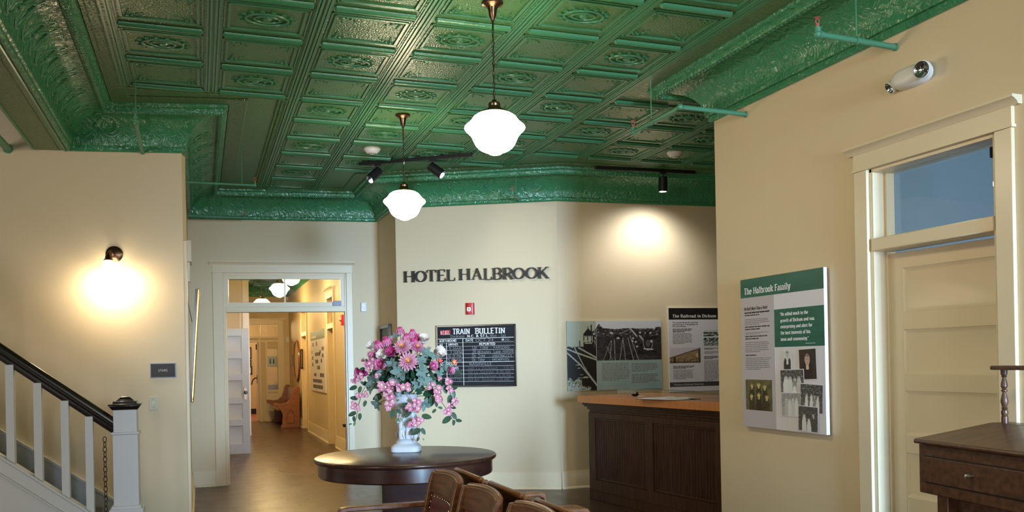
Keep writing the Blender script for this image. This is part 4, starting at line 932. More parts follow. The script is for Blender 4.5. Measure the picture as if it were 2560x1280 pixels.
# ================================================================ pendants
def pendant(name, label, x, y, shade='shade', group=None, ztop=ZC, detail=True, power=26, col=(1, .86, .62), zsh=2.648):
    t = thing(name, label, 'pendant light', (x, y, ztop), 0, group); dz = zsh-ztop
    mb = MB(); mb.lathe([(0, 0), (.062, 0), (.064, -.006), (.060, -.014), (.045, -.02), (.030, -.032), (.024, -.055), (.021, -.08), (.012, -.095), (.011, -.105), (.006, -.112)], n=28); mb.obj('ceiling_canopy', 'bronze', t)
    MB().tube([(0, 0, -.10), (0, 0, -.165)], .0055, 10).obj('stem', 'bronze', t)
    top = -.160; bot = dz+.325; mb = MB(); k = 0; z = top; st = .030 if detail else .06
    while z > bot:
        pts = []
        for i in range(12):
            a = 2*pi*i/12; px, pz = .0065*cos(a), z-.02+.0205*sin(a); pts.append((px, 0, pz) if k % 2 == 0 else (0, px, pz))
        mb.tube(pts, .0016, 5, closed=True); z -= st; k += 1
    mb.obj('chain', 'chainm', t)
    MB().tube([(.003*cos(i*1.3), .003*sin(i*1.3), top+(bot-top)*i/24) for i in range(25)], .0022, 6).obj('cord', 'rail', t)
    mb = MB(); mb.lathe([(.004, dz+.328), (.012, dz+.324), (.016, dz+.312), (.032, dz+.306), (.036, dz+.298), (.034, dz+.285), (.039, dz+.278), (.042, dz+.268), (.060, dz+.262), (.080, dz+.254), (.086, dz+.244), (.080, dz+.241)], n=28); mb.obj('fitter', 'bronze', t)
    prof = [(.072, .250), (.080, .244), (.104, .236), (.124, .222), (.136, .205), (.148, .190), (.164, .177), (.175, .167), (.178, .158), (.172, .147), (.157, .133), (.142, .117), (.132, .100), (.125, .082), (.114, .060), (.101, .044), (.085, .032), (.065, .022), (.044, .015), (.035, .007), (.015, .001), (.003, 0)]
    mb = MB(); mb.lathe([(r, dz+z) for r, z in prof], n=32); mb.obj('glass_shade', shade, t)
    return t
def lampvis(o): pass
pendant('pendant_light', 'larger-looking schoolhouse pendant with lit opal glass shade, top of picture centre', 1.646, 4.79, power=0.01)
pendant('pendant_light', 'schoolhouse pendant with lit opal shade hanging in front of the hotel name wall', 1.652, 7.19, power=0.01)
pendant('pendant_light', 'added out-of-view schoolhouse pendant above the seats nearer the street windows', 1.64, 2.39)  # this and the next two are added unseen, warming right wall and stairs
pendant('pendant_light', 'added out-of-view schoolhouse pendant second from the street windows', 1.64, -.01)
pendant('pendant_light', 'added out-of-view schoolhouse pendant closest to the street windows', 1.64, -2.41)
hl = ['nearest hall pendant, just behind the doorway transom glass', 'second pendant down the hall seen through the transom', 'third pendant down the hall, low in the transom glass', 'fourth pendant down the hall, behind the nearer ones', 'warm pendant in the far lobby seen through the end transom']
for k, (x, y) in enumerate(((1.36, 11.95), (1.33, 13.5), (1.36, 15.9), (1.30, 19.6), (.95, 25.2))):
    pendant('pendant_light', hl[k], x, y, 'shadec', 'lit pendants along the hall', ZC if k < 4 else ZC-.1, False, (22, 22, 30, 38, 45)[k], (1, .70, .34), zsh=2.648 if k < 4 else 2.36)
for o in bpy.data.objects:      # light bulbs sit inside the opal glass; the glass itself does not shade them
    if o.name.startswith('glass_shade'): o.visible_shadow = True
# ================================================================ track lights
def track(name, p, q, label, heads, tgt_lights, wp=None):
    p, q = Vector(p), Vector(q); d = (q-p).normalized(); L_ = (q-p).length; rz = atan2(d.y, d.x)
    t = thing(name, label, 'track light', (*((p+q)/2).xy, ZC), rz)
    mb = MB(); mb.box((-L_/2, -.018, -.040), (L_/2, .018, -.008)); mb.box((-L_/2, -.006, -.044), (L_/2, .006, -.038)); mb.obj('track_rail', 'blackmetal', t, bev=.002)
    mb = MB()
    for s in (-.4, .4): mb.box((s*L_-.02, -.012, -.01), (s*L_+.02, .012, .002))
    mb.obj('mounting_clip', 'blackmetal', t, smooth=0)
    for (s, aim, power, blend, ang, fl) in heads:
        x = -L_/2+s*L_; h = MB(); h.box((x-.03, -.015, -.062), (x+.03, .015, -.038)); h.tube([(x, 0, -.06), (x, 0, -.105)], .006, 8); hd = h.obj('lamp_arm', 'blackmetal', t, bev=.001)
        c = MB(); c.lathe([(.0, .075), (.045, .075), (.049, .070), (.049, -.085), (.046, -.089), (.042, -.086), (.040, -.05), (0, -.05)], n=28); o = c.obj('lamp_head', 'blackmetal', hd, bev=.001)
        wpos = t.matrix_basis if False else None
        base = Vector((*((p+q)/2).xy, ZC))+d.to_3d()*x+Vector((0, 0, -.105)); a = (Vector(aim)-base).normalized()
        cen = base+a*.045-Vector((0, 0, .02)); 
        rot = (-a).to_track_quat('Z', 'Y').to_matrix().to_4x4()
        inv = (Matrix.Translation((*((p+q)/2).xy, ZC)) @ Matrix.Rotation(rz, 4, 'Z')).inverted()
        o.matrix_basis = inv @ Matrix.Translation(cen) @ rot
        light('spot_beam', 'SPOT', cen+a*.064, power, (.96, .98, 1), fl or (cen+a*2), spot_size=radians(ang), spot_blend=blend, shadow_soft_size=.018)
    return t
track('track_light', (1.595, 8.983), (2.60, 8.283), 'two-headed black ceiling track behind the farther pendant', [(.165, (.9, 8.5, 2.6), 15, 1, 110, tuple(wH.pt(.6, 0, 2.3))), (.655, (3.2, 7.9, 2.6), 22, 1, 115, tuple(wH.pt(1.2, 0, 2.2)))], None)
wp_ = wG.at(1590, 548)
track('track_light', (4.06, 8.50), (5.253, 8.43), 'single-headed black ceiling track above the railroad panels', [(.67, (4.82, 8.44, 1), 42, 1, 150, tuple(wG.pt(wp_[0]+.0, 0, wp_[1]-.8)))], None)
# ================================================================ smoke detectors
def smoke(px, py, label):
    p = PZ(px, py, ZC); t = thing('smoke_detector', label, 'smoke detector', p)
    MB().lathe([(0, 0), (.082, 0), (.083, -.014), (.078, -.020)], n=28).obj('base_plate', 'plastic', t)
    MB().lathe([(.074, -.018), (.070, -.030), (.052, -.046), (.030, -.055), (.018, -.058), (0, -.058)], n=28).obj('sensor_cover', 'plastic', t)
    mb = MB()
    for k in range(10): a = 2*pi*k/10; mb.box((.033*cos(a)-.004, .033*sin(a)-.004, -.0565), (.033*cos(a)+.004, .033*sin(a)+.004, -.05))
    mb.obj('vent_slots', 'black', t, smooth=0)
smoke(930, 371, 'round white smoke detector above the two-headed track light'); smoke(1687, 380, 'round white smoke detector above the single-headed track light, near the right wall edge')
# ================================================================ sprinkler pipes
def pipe(label, pts, r, spr, hang=None, m='pipe', rod=None):
    """pts world; spr = end position of the sprinkler above the last point; hang = point list with rod up to ceiling"""
    o0 = Vector(pts[0]); t = thing('sprinkler_pipe', label, 'sprinkler pipe', o0, 0, 'green painted sprinkler pipes')
    P = [Vector(p)-o0 for p in pts]; MB().tube(P, r, 14).obj('pipe', m, t)
    mb = MB()
    for p in P[1:]: mb.ball(p, r*1.35, 12)
    d = (P[1]-P[0]).normalized(); mb.tube([P[0]+d*.002, P[0]+d*.012], r*1.3, 14)
    e = P[-1]; d2 = (P[-1]-P[-2]).normalized(); mb.tube([e-d2*r*1.6, e-d2*r*.6], r*1.3, 14); mb.tube([e, e+Vector((0, 0, r*2.2))], r*1.15, 12); mb.obj('elbow', m, t)
    s = MB(); z0 = e+Vector((0, 0, r*2.2)); s.tube([z0, z0+Vector((0, 0, .02))], r*.6, 8)
    for sg in (-1, 1): s.tube([z0+Vector((0, 0, .015)), z0+Vector((.012*sg, 0, .028)), z0+Vector((.010*sg, 0, .042)), z0+Vector((0, 0, .05))], .003, 6)
    s.lathe([(0, .05), (.016, .05), (.017, .053), (0, .055)], tuple(z0), n=10); s.obj('sprinkler_head', spr, t)
    for h in (hang or []):
        h = Vector(h)-o0; c = MB(); c.tube([h+Vector((0, 0, r)), Vector((h.x, h.y, ZC-o0.z))], .004, 6)
        c.tube([h+Vector((d.x*-.008, d.y*-.008, 0)), h+Vector((d.x*.008, d.y*.008, 0))], r*1.35, 12); c.obj('hanger_rod', m, t)
    return t
pipe('green sprinkler pipe with red valve nearest the top right corner', [(3.69, 3.82, 3.155), (3.165, 3.83, 3.175)], .0165, 'redw', [(3.42, 3.825, 3.165)])
pipe('long bent green sprinkler pipe at the far end of the right wall', [(3.69, 5.23, 3.165), (3.16, 5.24, 3.18), (3.16, 5.93, 3.18)], .0165, 'redw', [(3.16, 5.65, 3.18)])
ws, wz = wS.at(356, 381); q = wS.pt(ws, 0, wz); pipe('short sprinkler pipe pointing outward from the top of the stairs wall', [tuple(q), (q.x+.01, q.y-.98, q.z)], .015, 'pipe', [(q.x+.01, q.y-.93, q.z)])
q = wS.pt(wS.at(20, 372)[0], 0, wS.at(20, 372)[1]); pipe('green pipe end at the far left beyond the beam', [tuple(q), (q.x-.02, q.y-1.2, q.z)], .03, 'pipe')
pipe('thin green sprinkler pipe crossing the ceiling corner left of the hall doorway', [(-.1, 8.8, 3.205), (.54, 8.8, 3.205)], .011, 'redw', [(.42, 8.8, 3.205)])
pipe('lowest green sprinkler pipe, along the cove just above the hall doorway wall', [(-.1, 10.72, 3.20), (.535, 10.72, 3.20)], .011, 'redw', [(.2, 10.72, 3.2)])
a = wH.at(1302, 503); pb_ = wH.pt(a[0], 0, a[1]); pe = wH.pt(a[0]-.03, -.42, a[1]+.005); pipe('stubby green sprinkler pipe over the hotel name wall', [tuple(pb_), tuple(pe)], .013, 'redw', [tuple(wH.pt(a[0]-.01, -.3, a[1]+.003))])
# ================================================================ sconce, sign, switch on the stairs wall
x, z = wS.at(286, 636); t = thing('wall_sconce', 'bronze wall sconce with glowing glass shade over the staircase', 'wall light', wS.pt(x, 0, z), wS.rz)
mb = MB(); mb.T = Matrix.Rotation(pi/2, 4, 'X'); mb.lathe([(0, 0), (.066, 0), (.067, .008), (.056, .016), (.046, .018), (.030, .026), (0, .028)], n=28); mb.obj('backplate', 'bronze', t)
mb = MB(); mb.tube([(0, -.02, .005), (-.006, -.06, .016), (-.01, -.10, .012), (-.012, -.125, -.012), (-.012, -.128, -.03)], .009, 10); mb.lathe([(.012, .0), (.022, -.012), (.026, -.035), (.036, -.045), (.036, -.05)], (-.012, -.128, -.015), 18); mb.obj('arm', 'bronze', t)
mb = MB(); mb.lathe([(.030, 0), (.034, -.012), (.040, -.035), (.048, -.062), (.062, -.088), (.078, -.108), (.082, -.118), (.078, -.116), (.055, -.086), (.02, -.075), (0, -.075)], (-.012, -.128, -.062), 24, cap=False); mb.obj('glass_shade', 'bulb', t)
light('sconce_glow', 'POINT', wS.pt(x-.012, -.128, z-.20), 10, (1, .80, .54), shadow_soft_size=.05)
x, z = wS.at(408, 926); t = thing('stairs_sign', 'small dark plaque reading STAIRS beside the newel post', 'sign', wS.pt(x, 0, z), wS.rz)
MB().box((-.102, -.006, -.062), (.102, 0, .062)).obj('plate_edge', 'grayplastic', t, bev=.002); MB().box((-.094, -.010, -.054), (.094, -.004, .054)).obj('plate', 'pblack', t, smooth=0)
mb = MB(); text(mb, 'STAIRS', -.036, .036, -.009, .018, .15, 0, 1, -.0108, -.0098); mb.obj('lettering', 'pgrey', t, smooth=0)
x, z = wS.at(384, 1008); t = thing('light_switch', 'cream light switch under the stairs plaque', 'light switch', wS.pt(x, 0, z), wS.rz)
MB().box((-.036, -.006, -.057), (.036, 0, .057)).obj('cover_plate', 'ivory', t, bev=.003)
mb = MB(); mb.box((-.006, -.016, -.008), (.006, -.004, .010)); mb.obj('toggle', 'plastic', t, bev=.001); mb = MB()
for s in (-.034, .034): mb.ball((0, -.006, s), .004, 8)
mb.obj('screw', 'steel', t)
x, z = wD.at(909, 768); t = thing('wall_sensor', 'small white wall sensor right of the hall doorway', 'wall sensor', wD.pt(x, 0, z), wD.rz)
MB().box((-.034, -.028, -.058), (.034, 0, .058)).obj('case', 'plastic', t, bev=.006); MB().box((-.006, -.031, .012), (.006, -.026, .028)).obj('indicator_window', 'steel', t, smooth=0)
# small framed picture on the jog wall behind the flowers
pa = wE.at(953, 835); pb = wE.at(979, 835); pz1 = wE.at(966, 812)[1]; x0, x1 = pa[0]+.02, pb[0]; cx_ = (x0+x1)/2; hw = abs(x1-x0)/2; t = thing('picture_frame', 'small dark framed picture half hidden behind the bouquet', 'picture', wE.pt(cx_, 0, pz1-.2), wE.rz)
mb = MB(); 
for a in ((-hw, -.2, -hw+.045, .2), (hw-.045, -.2, hw, .2), (-hw, .155, hw, .2), (-hw, -.2, hw, -.155)): mb.box((a[0], -.03, a[1]), (a[2], 0, a[3]))
mb.obj('frame', 'dwood', t, bev=.006); MB().box((-hw+.03, -.008, -.17), (hw-.03, -.002, .17)).obj('picture_backing', 'pdark', t, smooth=0)
# gilt framed picture tilted out from the return wall, and a cased head beside it
t = thing('gilt_picture', 'large gilt-edged picture seen edge-on, tilting off the wall left of the hall doorway', 'picture', (-.11, 8.95, 1.12), wR.rz)
mb = MB(); mb.T = Matrix.Rotation(radians(4.0), 4, 'X')
W2, H2 = .36, 1.06
for a in ((-W2, 0, -W2+.06, H2), (W2-.06, 0, W2, H2), (-W2, H2-.06, W2, H2), (-W2, 0, W2, .06)): mb.box((a[0], -.052, a[1]), (a[2], -.030, a[3]))
mb.obj('gilt_frame', 'brass', t, bev=.006)
mb = MB(); mb.T = Matrix.Rotation(radians(4.0), 4, 'X'); mb.box((-W2, -.032, .004), (W2, -.012, H2-.004)); mb.obj('dark_backing', 'rail', t, smooth=0)
mb = MB(); mb.T = Matrix.Rotation(radians(4.0), 4, 'X'); mb.box((-W2+.05, -.040, .05), (W2-.05, -.034, H2-.05)); mb.obj('canvas', 'dwood', t, smooth=0)
MB().tube([(-.01, -.05, H2*.72), (0, -.0, H2*.98)], .003, 6).obj('hanging_wire', 'steel', t)
mb = MB(); mb.T = wR.M; mb.box((1.72, -.052, 2.52), (2.1, 0, 2.74)).box((1.75, -.035, 2.32), (1.83, 0, 2.52)); tr = struct('trim_6', mb, 'trim', bev=.004)
mb = MB(); mb.T = wR.M; mb.box((.02, -.028, 0), (.14, 0, 2.5)); mb.obj('side_board', 'trim', tr, bev=.004)
# ================================================================ staircase
YB = 6.70        # front face plane of the balustrade
wSt = Wall((-6, YB), (2, YB))
def ST(px, py): x, z = wSt.at(px, py); return x-6, z
rise, NST = .1635, 9
# nosing x of step k from the skirting pixels on the stair wall
xn = []
for px, py in ((54, 1111), (132, 1161), (210, 1211)): d = ray(px, py); wz_ = wS.at(px, py); xn.append(wS.pt(wz_[0], 0, 0).x)
run = (xn[2]-xn[0])/2
def nose(k): return xn[2]-.0+run*(3-k)*1.0-.10      # step 3 tops out at z=3*rise
YS0, YS1 = YB+.07, 7.70
mb = MB(); tr = MB()
for k in range(1, NST+1):
    xk = nose(k); z = k*rise; xb_ = nose(k+1)
    mb.box((xb_-.02, YS0, 0 if k == 1 else z-rise-.02), (xk-.025, YS1+.6*0+.06, z-.012))
    tr.box((xb_-.03, YS0, z-.028), (xk, YS1+.06, z)); tr.tube([(xk, YS0, z-.014), (xk, YS1+.06, z-.014)], .014, 10)
stair = thing('staircase', 'grey-carpeted stairs climbing left beside the sconce wall', 'staircase', (0, 0, 0))
mb.obj('carpeted_riser', 'carpet', stair, smooth=0); tr.obj('carpeted_tread', 'carpet', stair)
# skirting on the wall side, sawtooth hidden by a sloping board
mb = MB(); s0 = (xn[2]-run*(-3), )
def slope_z(x): return ((nose(1)-x)/run+1)*rise
xs = [nose(1)+.25, nose(NST)-.2]
mb.prism([(xs[0], 0), (xs[0], slope_z(xs[0])+.13 if slope_z(xs[0]) > -.1 else .1), (xs[1], slope_z(xs[1])+.13), (xs[1], slope_z(xs[1])-.5), (nose(2), 0)], 0, 1)
vs = []
for (x, z) in [(nose(1)+.22, slope_z(nose(1)+.22)+.12), (nose(NST)-.2, slope_z(nose(NST)-.2)+.12)]: vs.append((x, z))
mb = MB()
def wsy(x): return B[1]+(B[0]-x)*math.tan(-wS.rz)
for (d0, d1, h0, h1) in ((.0, .022, -.6, .115), (0, .034, .100, .125)):
    p = []
    for (x, z) in ((nose(1)+.22, slope_z(nose(1)+.22)), (nose(NST)-.2, slope_z(nose(NST)-.2))):
        for (yy, hh_) in ((-d0, h0), (-d1, h0), (-d1, h1), (-d0, h1)): p.append((x, wsy(x)+yy, max(0, z+hh_)))
    mb.add(p, [(0, 1, 2, 3), (7, 6, 5, 4), (0, 4, 5, 1), (1, 5, 6, 2), (2, 6, 7, 3), (3, 7, 4, 0)])
mb.obj('wall_skirting', 'white', stair, smooth=0)
# outer stringer: sloping top edge measured from the photograph
p0 = ST(0, 1139); p1 = ST(216, 1275); sl = (p1[1]-p0[1])/(p1[0]-p0[0])
def sz(x): return p0[1]+(x-p0[0])*sl
xe = ST(287, 1200)[0]; xw = -4.2
mb = MB(); mb.prism([(xw, 0), (xe, 0), (xe, sz(xe)), (xw, sz(xw))], YB+.012, YB+.07, 'y'); 
mb.obj('stringer_wall', 'white', stair, smooth=0)
mb = MB(); mb.prism([(xw, sz(xw)-.018), (xe, sz(xe)-.018), (xe, sz(xe)+.004), (xw, sz(xw)+.004)], YB-.012, YB+.085, 'y'); mb.prism([(xw, sz(xw)-.135), (xe, sz(xe)-.135), (xe, sz(xe)-.118), (xw, sz(xw)-.118)], YB-.006, YB+.02, 'y'); mb.prism([(xw, sz(xw)-.118), (xe, sz(xe)-.118), (xe, sz(xe)-.018), (xw, sz(xw)-.018)], YB, YB+.02, 'y'); mb.obj('stringer_moulding', 'white', stair, bev=.004)
# handrail
h0 = ST(0, 902); h1 = ST(277, 1082); t0 = ST(0, 855); hs = (h1[1]-h0[1])/(h1[0]-h0[0]); th = t0[1]-h0[1]
def hz(x): return h0[1]+(x-h0[0])*hs
mb = MB(); x0_, x1_ = -4.0, ST(283, 1060)[0]
prof = [(-.022, 0), (.022, 0), (.024, .035), (.034, .05), (.038, .075), (.034, .098), (.018, th-.006), (-.018, th-.006), (-.034, .098), (-.038, .075), (-.034, .05), (-.024, .035)]
vs = [(x, YB+.036+y, hz(x)+z) for x in (x0_, x1_) for y, z in prof]; n = len(prof)
mb.add(vs, [(i, (i+1) % n, n+(i+1) % n, n+i) for i in range(n)]+[tuple(range(n-1, -1, -1)), tuple(range(n, 2*n))]); mb.obj('handrail', 'rail', stair, smooth=50)
for (pt, pb2) in ((19.5, 915), (89.5, 965), (158, 1010), (219, 1050)):
    x = ST(pt+1.5+2, pb2+60)[0]; MB().box((x-.026, YB+.010, sz(x)-.02), (x+.026, YB+.062, hz(x)+.012)).obj('baluster', 'white', stair, bev=.003)
dxb = .195; x = ST(22, 970)[0]
for k in range(1, 10):
    xx = x-dxb*k; MB().box((xx-.026, YB+.010, sz(xx)-.02), (xx+.026, YB+.062, hz(xx)+.012)).obj('baluster', 'white', stair, bev=.003)
# newel post
nx = ST(315, 1120)[0]; nw = .082
t = stair
tz = ST(313, 992)[1]; zc_ = ST(313, 1024)[1]; zr = ST(313, 1083)[1]; zf = ST(313, 1262)[1]
ny = YB+.036
mb = MB(); mb.box((nx-nw, ny-nw, 0), (nx+nw, ny+nw, zr)); mb.box((nx-nw+.006, ny-nw+.006, zr), (nx+nw-.006, ny+nw-.006, zc_)); nb = mb.obj('newel_post', 'white', t, bev=.003)
mb = MB(); mb.box((nx-nw-.010, ny-nw-.010, zr-.008), (nx+nw+.010, ny+nw+.010, zr+.012)); mb.box((nx-nw-.028, ny-nw-.028, 0), (nx+nw+.028, ny+nw+.028, zf-.02)); mb.box((nx-nw-.014, ny-nw-.014, zf-.03), (nx+nw+.014, ny+nw+.014, zf)); mb.obj('newel_collar', 'white', nb, bev=.006)
mb = MB(); H = tz-zc_
def sqfr(w0, z0, w1, z1): mb.add([(nx+sx*w, ny+sy*w, z) for w, z in ((w0, z0), (w1, z1)) for sx, sy in ((-1, -1), (1, -1), (1, 1), (-1, 1))], [(3, 2, 1, 0), (4, 5, 6, 7), (0, 1, 5, 4), (1, 2, 6, 5), (2, 3, 7, 6), (3, 0, 4, 7)])
k_ = nw
sqfr(k_+.000, zc_, k_+.020, zc_+.30*H); sqfr(k_+.020, zc_+.30*H, k_+.026, zc_+.36*H); sqfr(k_+.026, zc_+.36*H, k_+.024, zc_+.46*H); sqfr(k_-.002, zc_+.46*H, k_-.006, zc_+.66*H); sqfr(k_-.024, zc_+.66*H, k_-.028, zc_+.76*H); sqfr(k_-.03, zc_+.76*H, k_-.055, zc_+H)
mb.obj('newel_cap', 'rail', nb, bev=.003)
# chain hanging on the newel
cz0 = ST(282, 1090)[1]; cxn = ST(283, 1100)[0]; mb = MB(); k = 0; z = cz0
while z > .25:
    pts = []
    for i in range(12): a = 2*pi*i/12; u, v = .011*cos(a), .021*sin(a); pts.append((u*(1 if k % 2 == 0 else .55), u*(0 if k % 2 == 0 else .85), z+v-.02))
    mb.tube(pts, .0028, 5, closed=True); z -= .0345; k += 1
o = mb.obj('hanging_chain', 'rust'); tag(o, 'dark iron link chain hanging down the left side of the newel post', 'chain', None, (nx-nw-.050, ny-.075, 0))
# ================================================================ round table
TC = Vector((1.44, 6.38, 0)); TR = .675
t = thing('round_table', 'round dark mahogany pedestal table carrying the white flower urn', 'table', TC)
mb = MB(); mb.lathe([(0, .728), (TR-.012, .728), (TR-.004, .733), (TR, .742), (TR, .750), (TR-.004, .757), (TR-.010, .760), (0, .760)], n=96, cap=False); mb.obj('tabletop', 'twood', t)
mb = MB(); mb.lathe([(TR-.045, .735), (TR-.030, .732), (TR-.030, .632), (TR-.036, .624), (TR-.06, .622), (TR-.06, .735)], n=96, cap=False); mb.obj('apron', 'dwood', t)
mb = MB(); mb.T = Matrix.Rotation(-YAW+.1, 4, 'Z'); mb.box((-.17, -.17, .12), (.17, .17, .63)); mb.box((-.20, -.20, .08), (.20, .20, .14)); mb.box((-.20, -.20, .60), (.20, .20, .632))
for k in (-.11, 0, .11): mb.box((k-.045, -.174, .16), (k+.045, .174, .58)).box((-.174, k-.045, .16), (.174, k+.045, .58))
mb.obj('pedestal', 'dwood', t, smooth=30)
for k in range(4):
    a = pi/4+k*pi/2; mb = MB(); mb.T = Matrix.Rotation(a, 4, 'Z'); mb.prism([(.15, .0), (.52, 0), (.54, .03), (.50, .065), (.35, .08), (.2, .13), (.15, .13)], -.05, .05, 'y'); mb.obj('foot', 'dwood', t, bev=.006)
# ================================================================ urn vase
VC = Vector((1.42, 6.37, .76)); VC = PZ(1016, 1128, .76); 
t = thing('plaster_vase', 'white plaster urn with sculpted figures on a square foot, on the round table', 'vase', VC, -YAW)
def sqr(r, z, n=40, p=5.0): return [(r*(abs(cos(a))**(2/p))*(1 if cos(a) >= 0 else -1), r*(abs(sin(a))**(2/p))*(1 if sin(a) >= 0 else -1), z) for a in [2*pi*(i+.5)/n for i in range(n)]]
mb = MB(); L_ = [(.108, 0), (.113, .004), (.113, .034), (.108, .044), (.098, .052), (.088, .058), (.083, .064)]; n = 40; vs = []
for r, z in L_: vs += sqr(r, z)
mb.add(vs, [(k*n+i, k*n+(i+1) % n, (k+1)*n+(i+1) % n, (k+1)*n+i) for k in range(len(L_)-1) for i in range(n)]+[tuple(range(n-1, -1, -1)), tuple(range((len(L_)-1)*n, len(L_)*n))])
mb.lathe([(.083, .062), (.080, .078), (.066, .092), (.058, .098), (.06, .105), (.052, .115)], n=36); mb.obj('base', 'vase', t)
mb = MB(); prof = [(.048, .10), (.056, .12), (.060, .15), (.066, .18), (.070, .21), (.072, .24), (.070, .27), (.064, .29), (.060, .30)]
def fold(a, z): return 1+.11*sin(3*a+.6)+.07*sin(8*a+5*sin(z*30))+.05*sin(15*a-z*60)+.04*nz(cos(a)*4, sin(a)*4, z*30)
vs = []; n = 72; m_ = 26
for k in range(m_+1):
    z = .10+.20*k/m_; r = .048+.026*sin(pi*.5*min(1, k/m_*1.3))
    for i in range(n): a = 2*pi*i/n; rr = r*fold(a, z); vs.append((rr*cos(a), rr*sin(a), z))
mb.add(vs, [(k*n+i, k*n+(i+1) % n, (k+1)*n+(i+1) % n, (k+1)*n+i) for k in range(m_) for i in range(n)]+[tuple(range(m_*n, (m_+1)*n))])
mb.obj('draped_stem', 'vase', t, smooth=60)
mb = MB()
for k, a in enumerate((-1.95, -1.25, .1, 1.2, 2.3)):          # small robed figures round the stem
    c, s = cos(a), sin(a); R_ = .072
    P = lambda r, z, da=0: (r*cos(a+da), r*sin(a+da), z)
    mb.tube([P(.07, .105), P(.078, .14), P(.074, .175), P(.076, .205), P(.072, .228), P(.070, .238)], [.024, .022, .020, .023, .021, .009], 10)
    mb.ball(P(.073, .252), .0155, 10, (1, 1, 1.15)); mb.tube([P(.076, .222, .22), P(.095, .20, .35), P(.088, .175, .1)], [.009, .008, .006], 7); mb.tube([P(.076, .222, -.22), P(.092, .245, -.45), P(.082, .275, -.3)], [.009, .008, .006], 7)
    mb.tube([P(.076, .16, .2), P(.096, .13, .3), P(.084, .105, .35)], [.012, .011, .007], 7)
mb.obj('figures', 'vase', t, smooth=60)
mb = MB(); mb.lathe([(.050, .285), (.062, .295), (.060, .305), (.075, .325), (.092, .36), (.098, .40), (.094, .425), (.100, .435), (.104, .442), (.098, .446), (.088, .43), (.080, .38), (.05, .34), (0, .335)], n=40, cap=False); mb.obj('bowl', 'vase', t)
VZ = VC.z
# ================================================================ flowers
DV = (VC-EYEV).dot(F0)
BQ = thing('flower_bouquet', 'large bouquet of pink, lilac and white artificial flowers with trailing vines in the plaster urn', 'flowers', VC+Vector((0, 0, .43)))
BO = VC+Vector((0, 0, .43))
def FP(zx, zy, dz=0): return PD(860+zx/3.556, 790+zy/3.556, DV-dz)       # zoomed pixel, dz towards the viewer
MOUTH = Vector((VC.x, VC.y, VC.z+.43)); HUB = Vector((VC.x, VC.y, VC.z+.50))
def petal(mb, base, d, up, ln, wd, curl=.3, cup=.25, n=4, tip=1.0, T=None):
    """leaf or petal patch starting at base, along d, normal up"""
    d = Vector(d).normalized(); up = Vector(up); up = (up-d*up.dot(d)); up = up.normalized() if up.length > 1e-5 else d.orthogonal(); s = d.cross(up); vs = []; m = 2
    for k in range(n+1):
        u = k/n; w = wd*(sin(pi*min(.97, .10+.86*u**.85))**.7)*(1 if u < 1 else tip*.35); c = Vector(base)+d*(ln*u*(1-.15*curl*u))+up*(curl*ln*(u*u))
        for j in (-1, 0, 1): vs.append(tuple(c+s*(w*j*.5)+up*(abs(j)*cup*w*.5)))
    mb.add(vs, [(k*3+j, k*3+j+1, (k+1)*3+j+1, (k+1)*3+j) for k in range(n) for j in range(2)])
FL = []
def facing(p, zx, zy, tilt=None):
    c = (zx-560)/420, -(zy-520)/420
    d = (R0*c[0]*.9-F0*.75+Vector((0, 0, 1))*(c[1]*.75+.15)).normalized(); return d
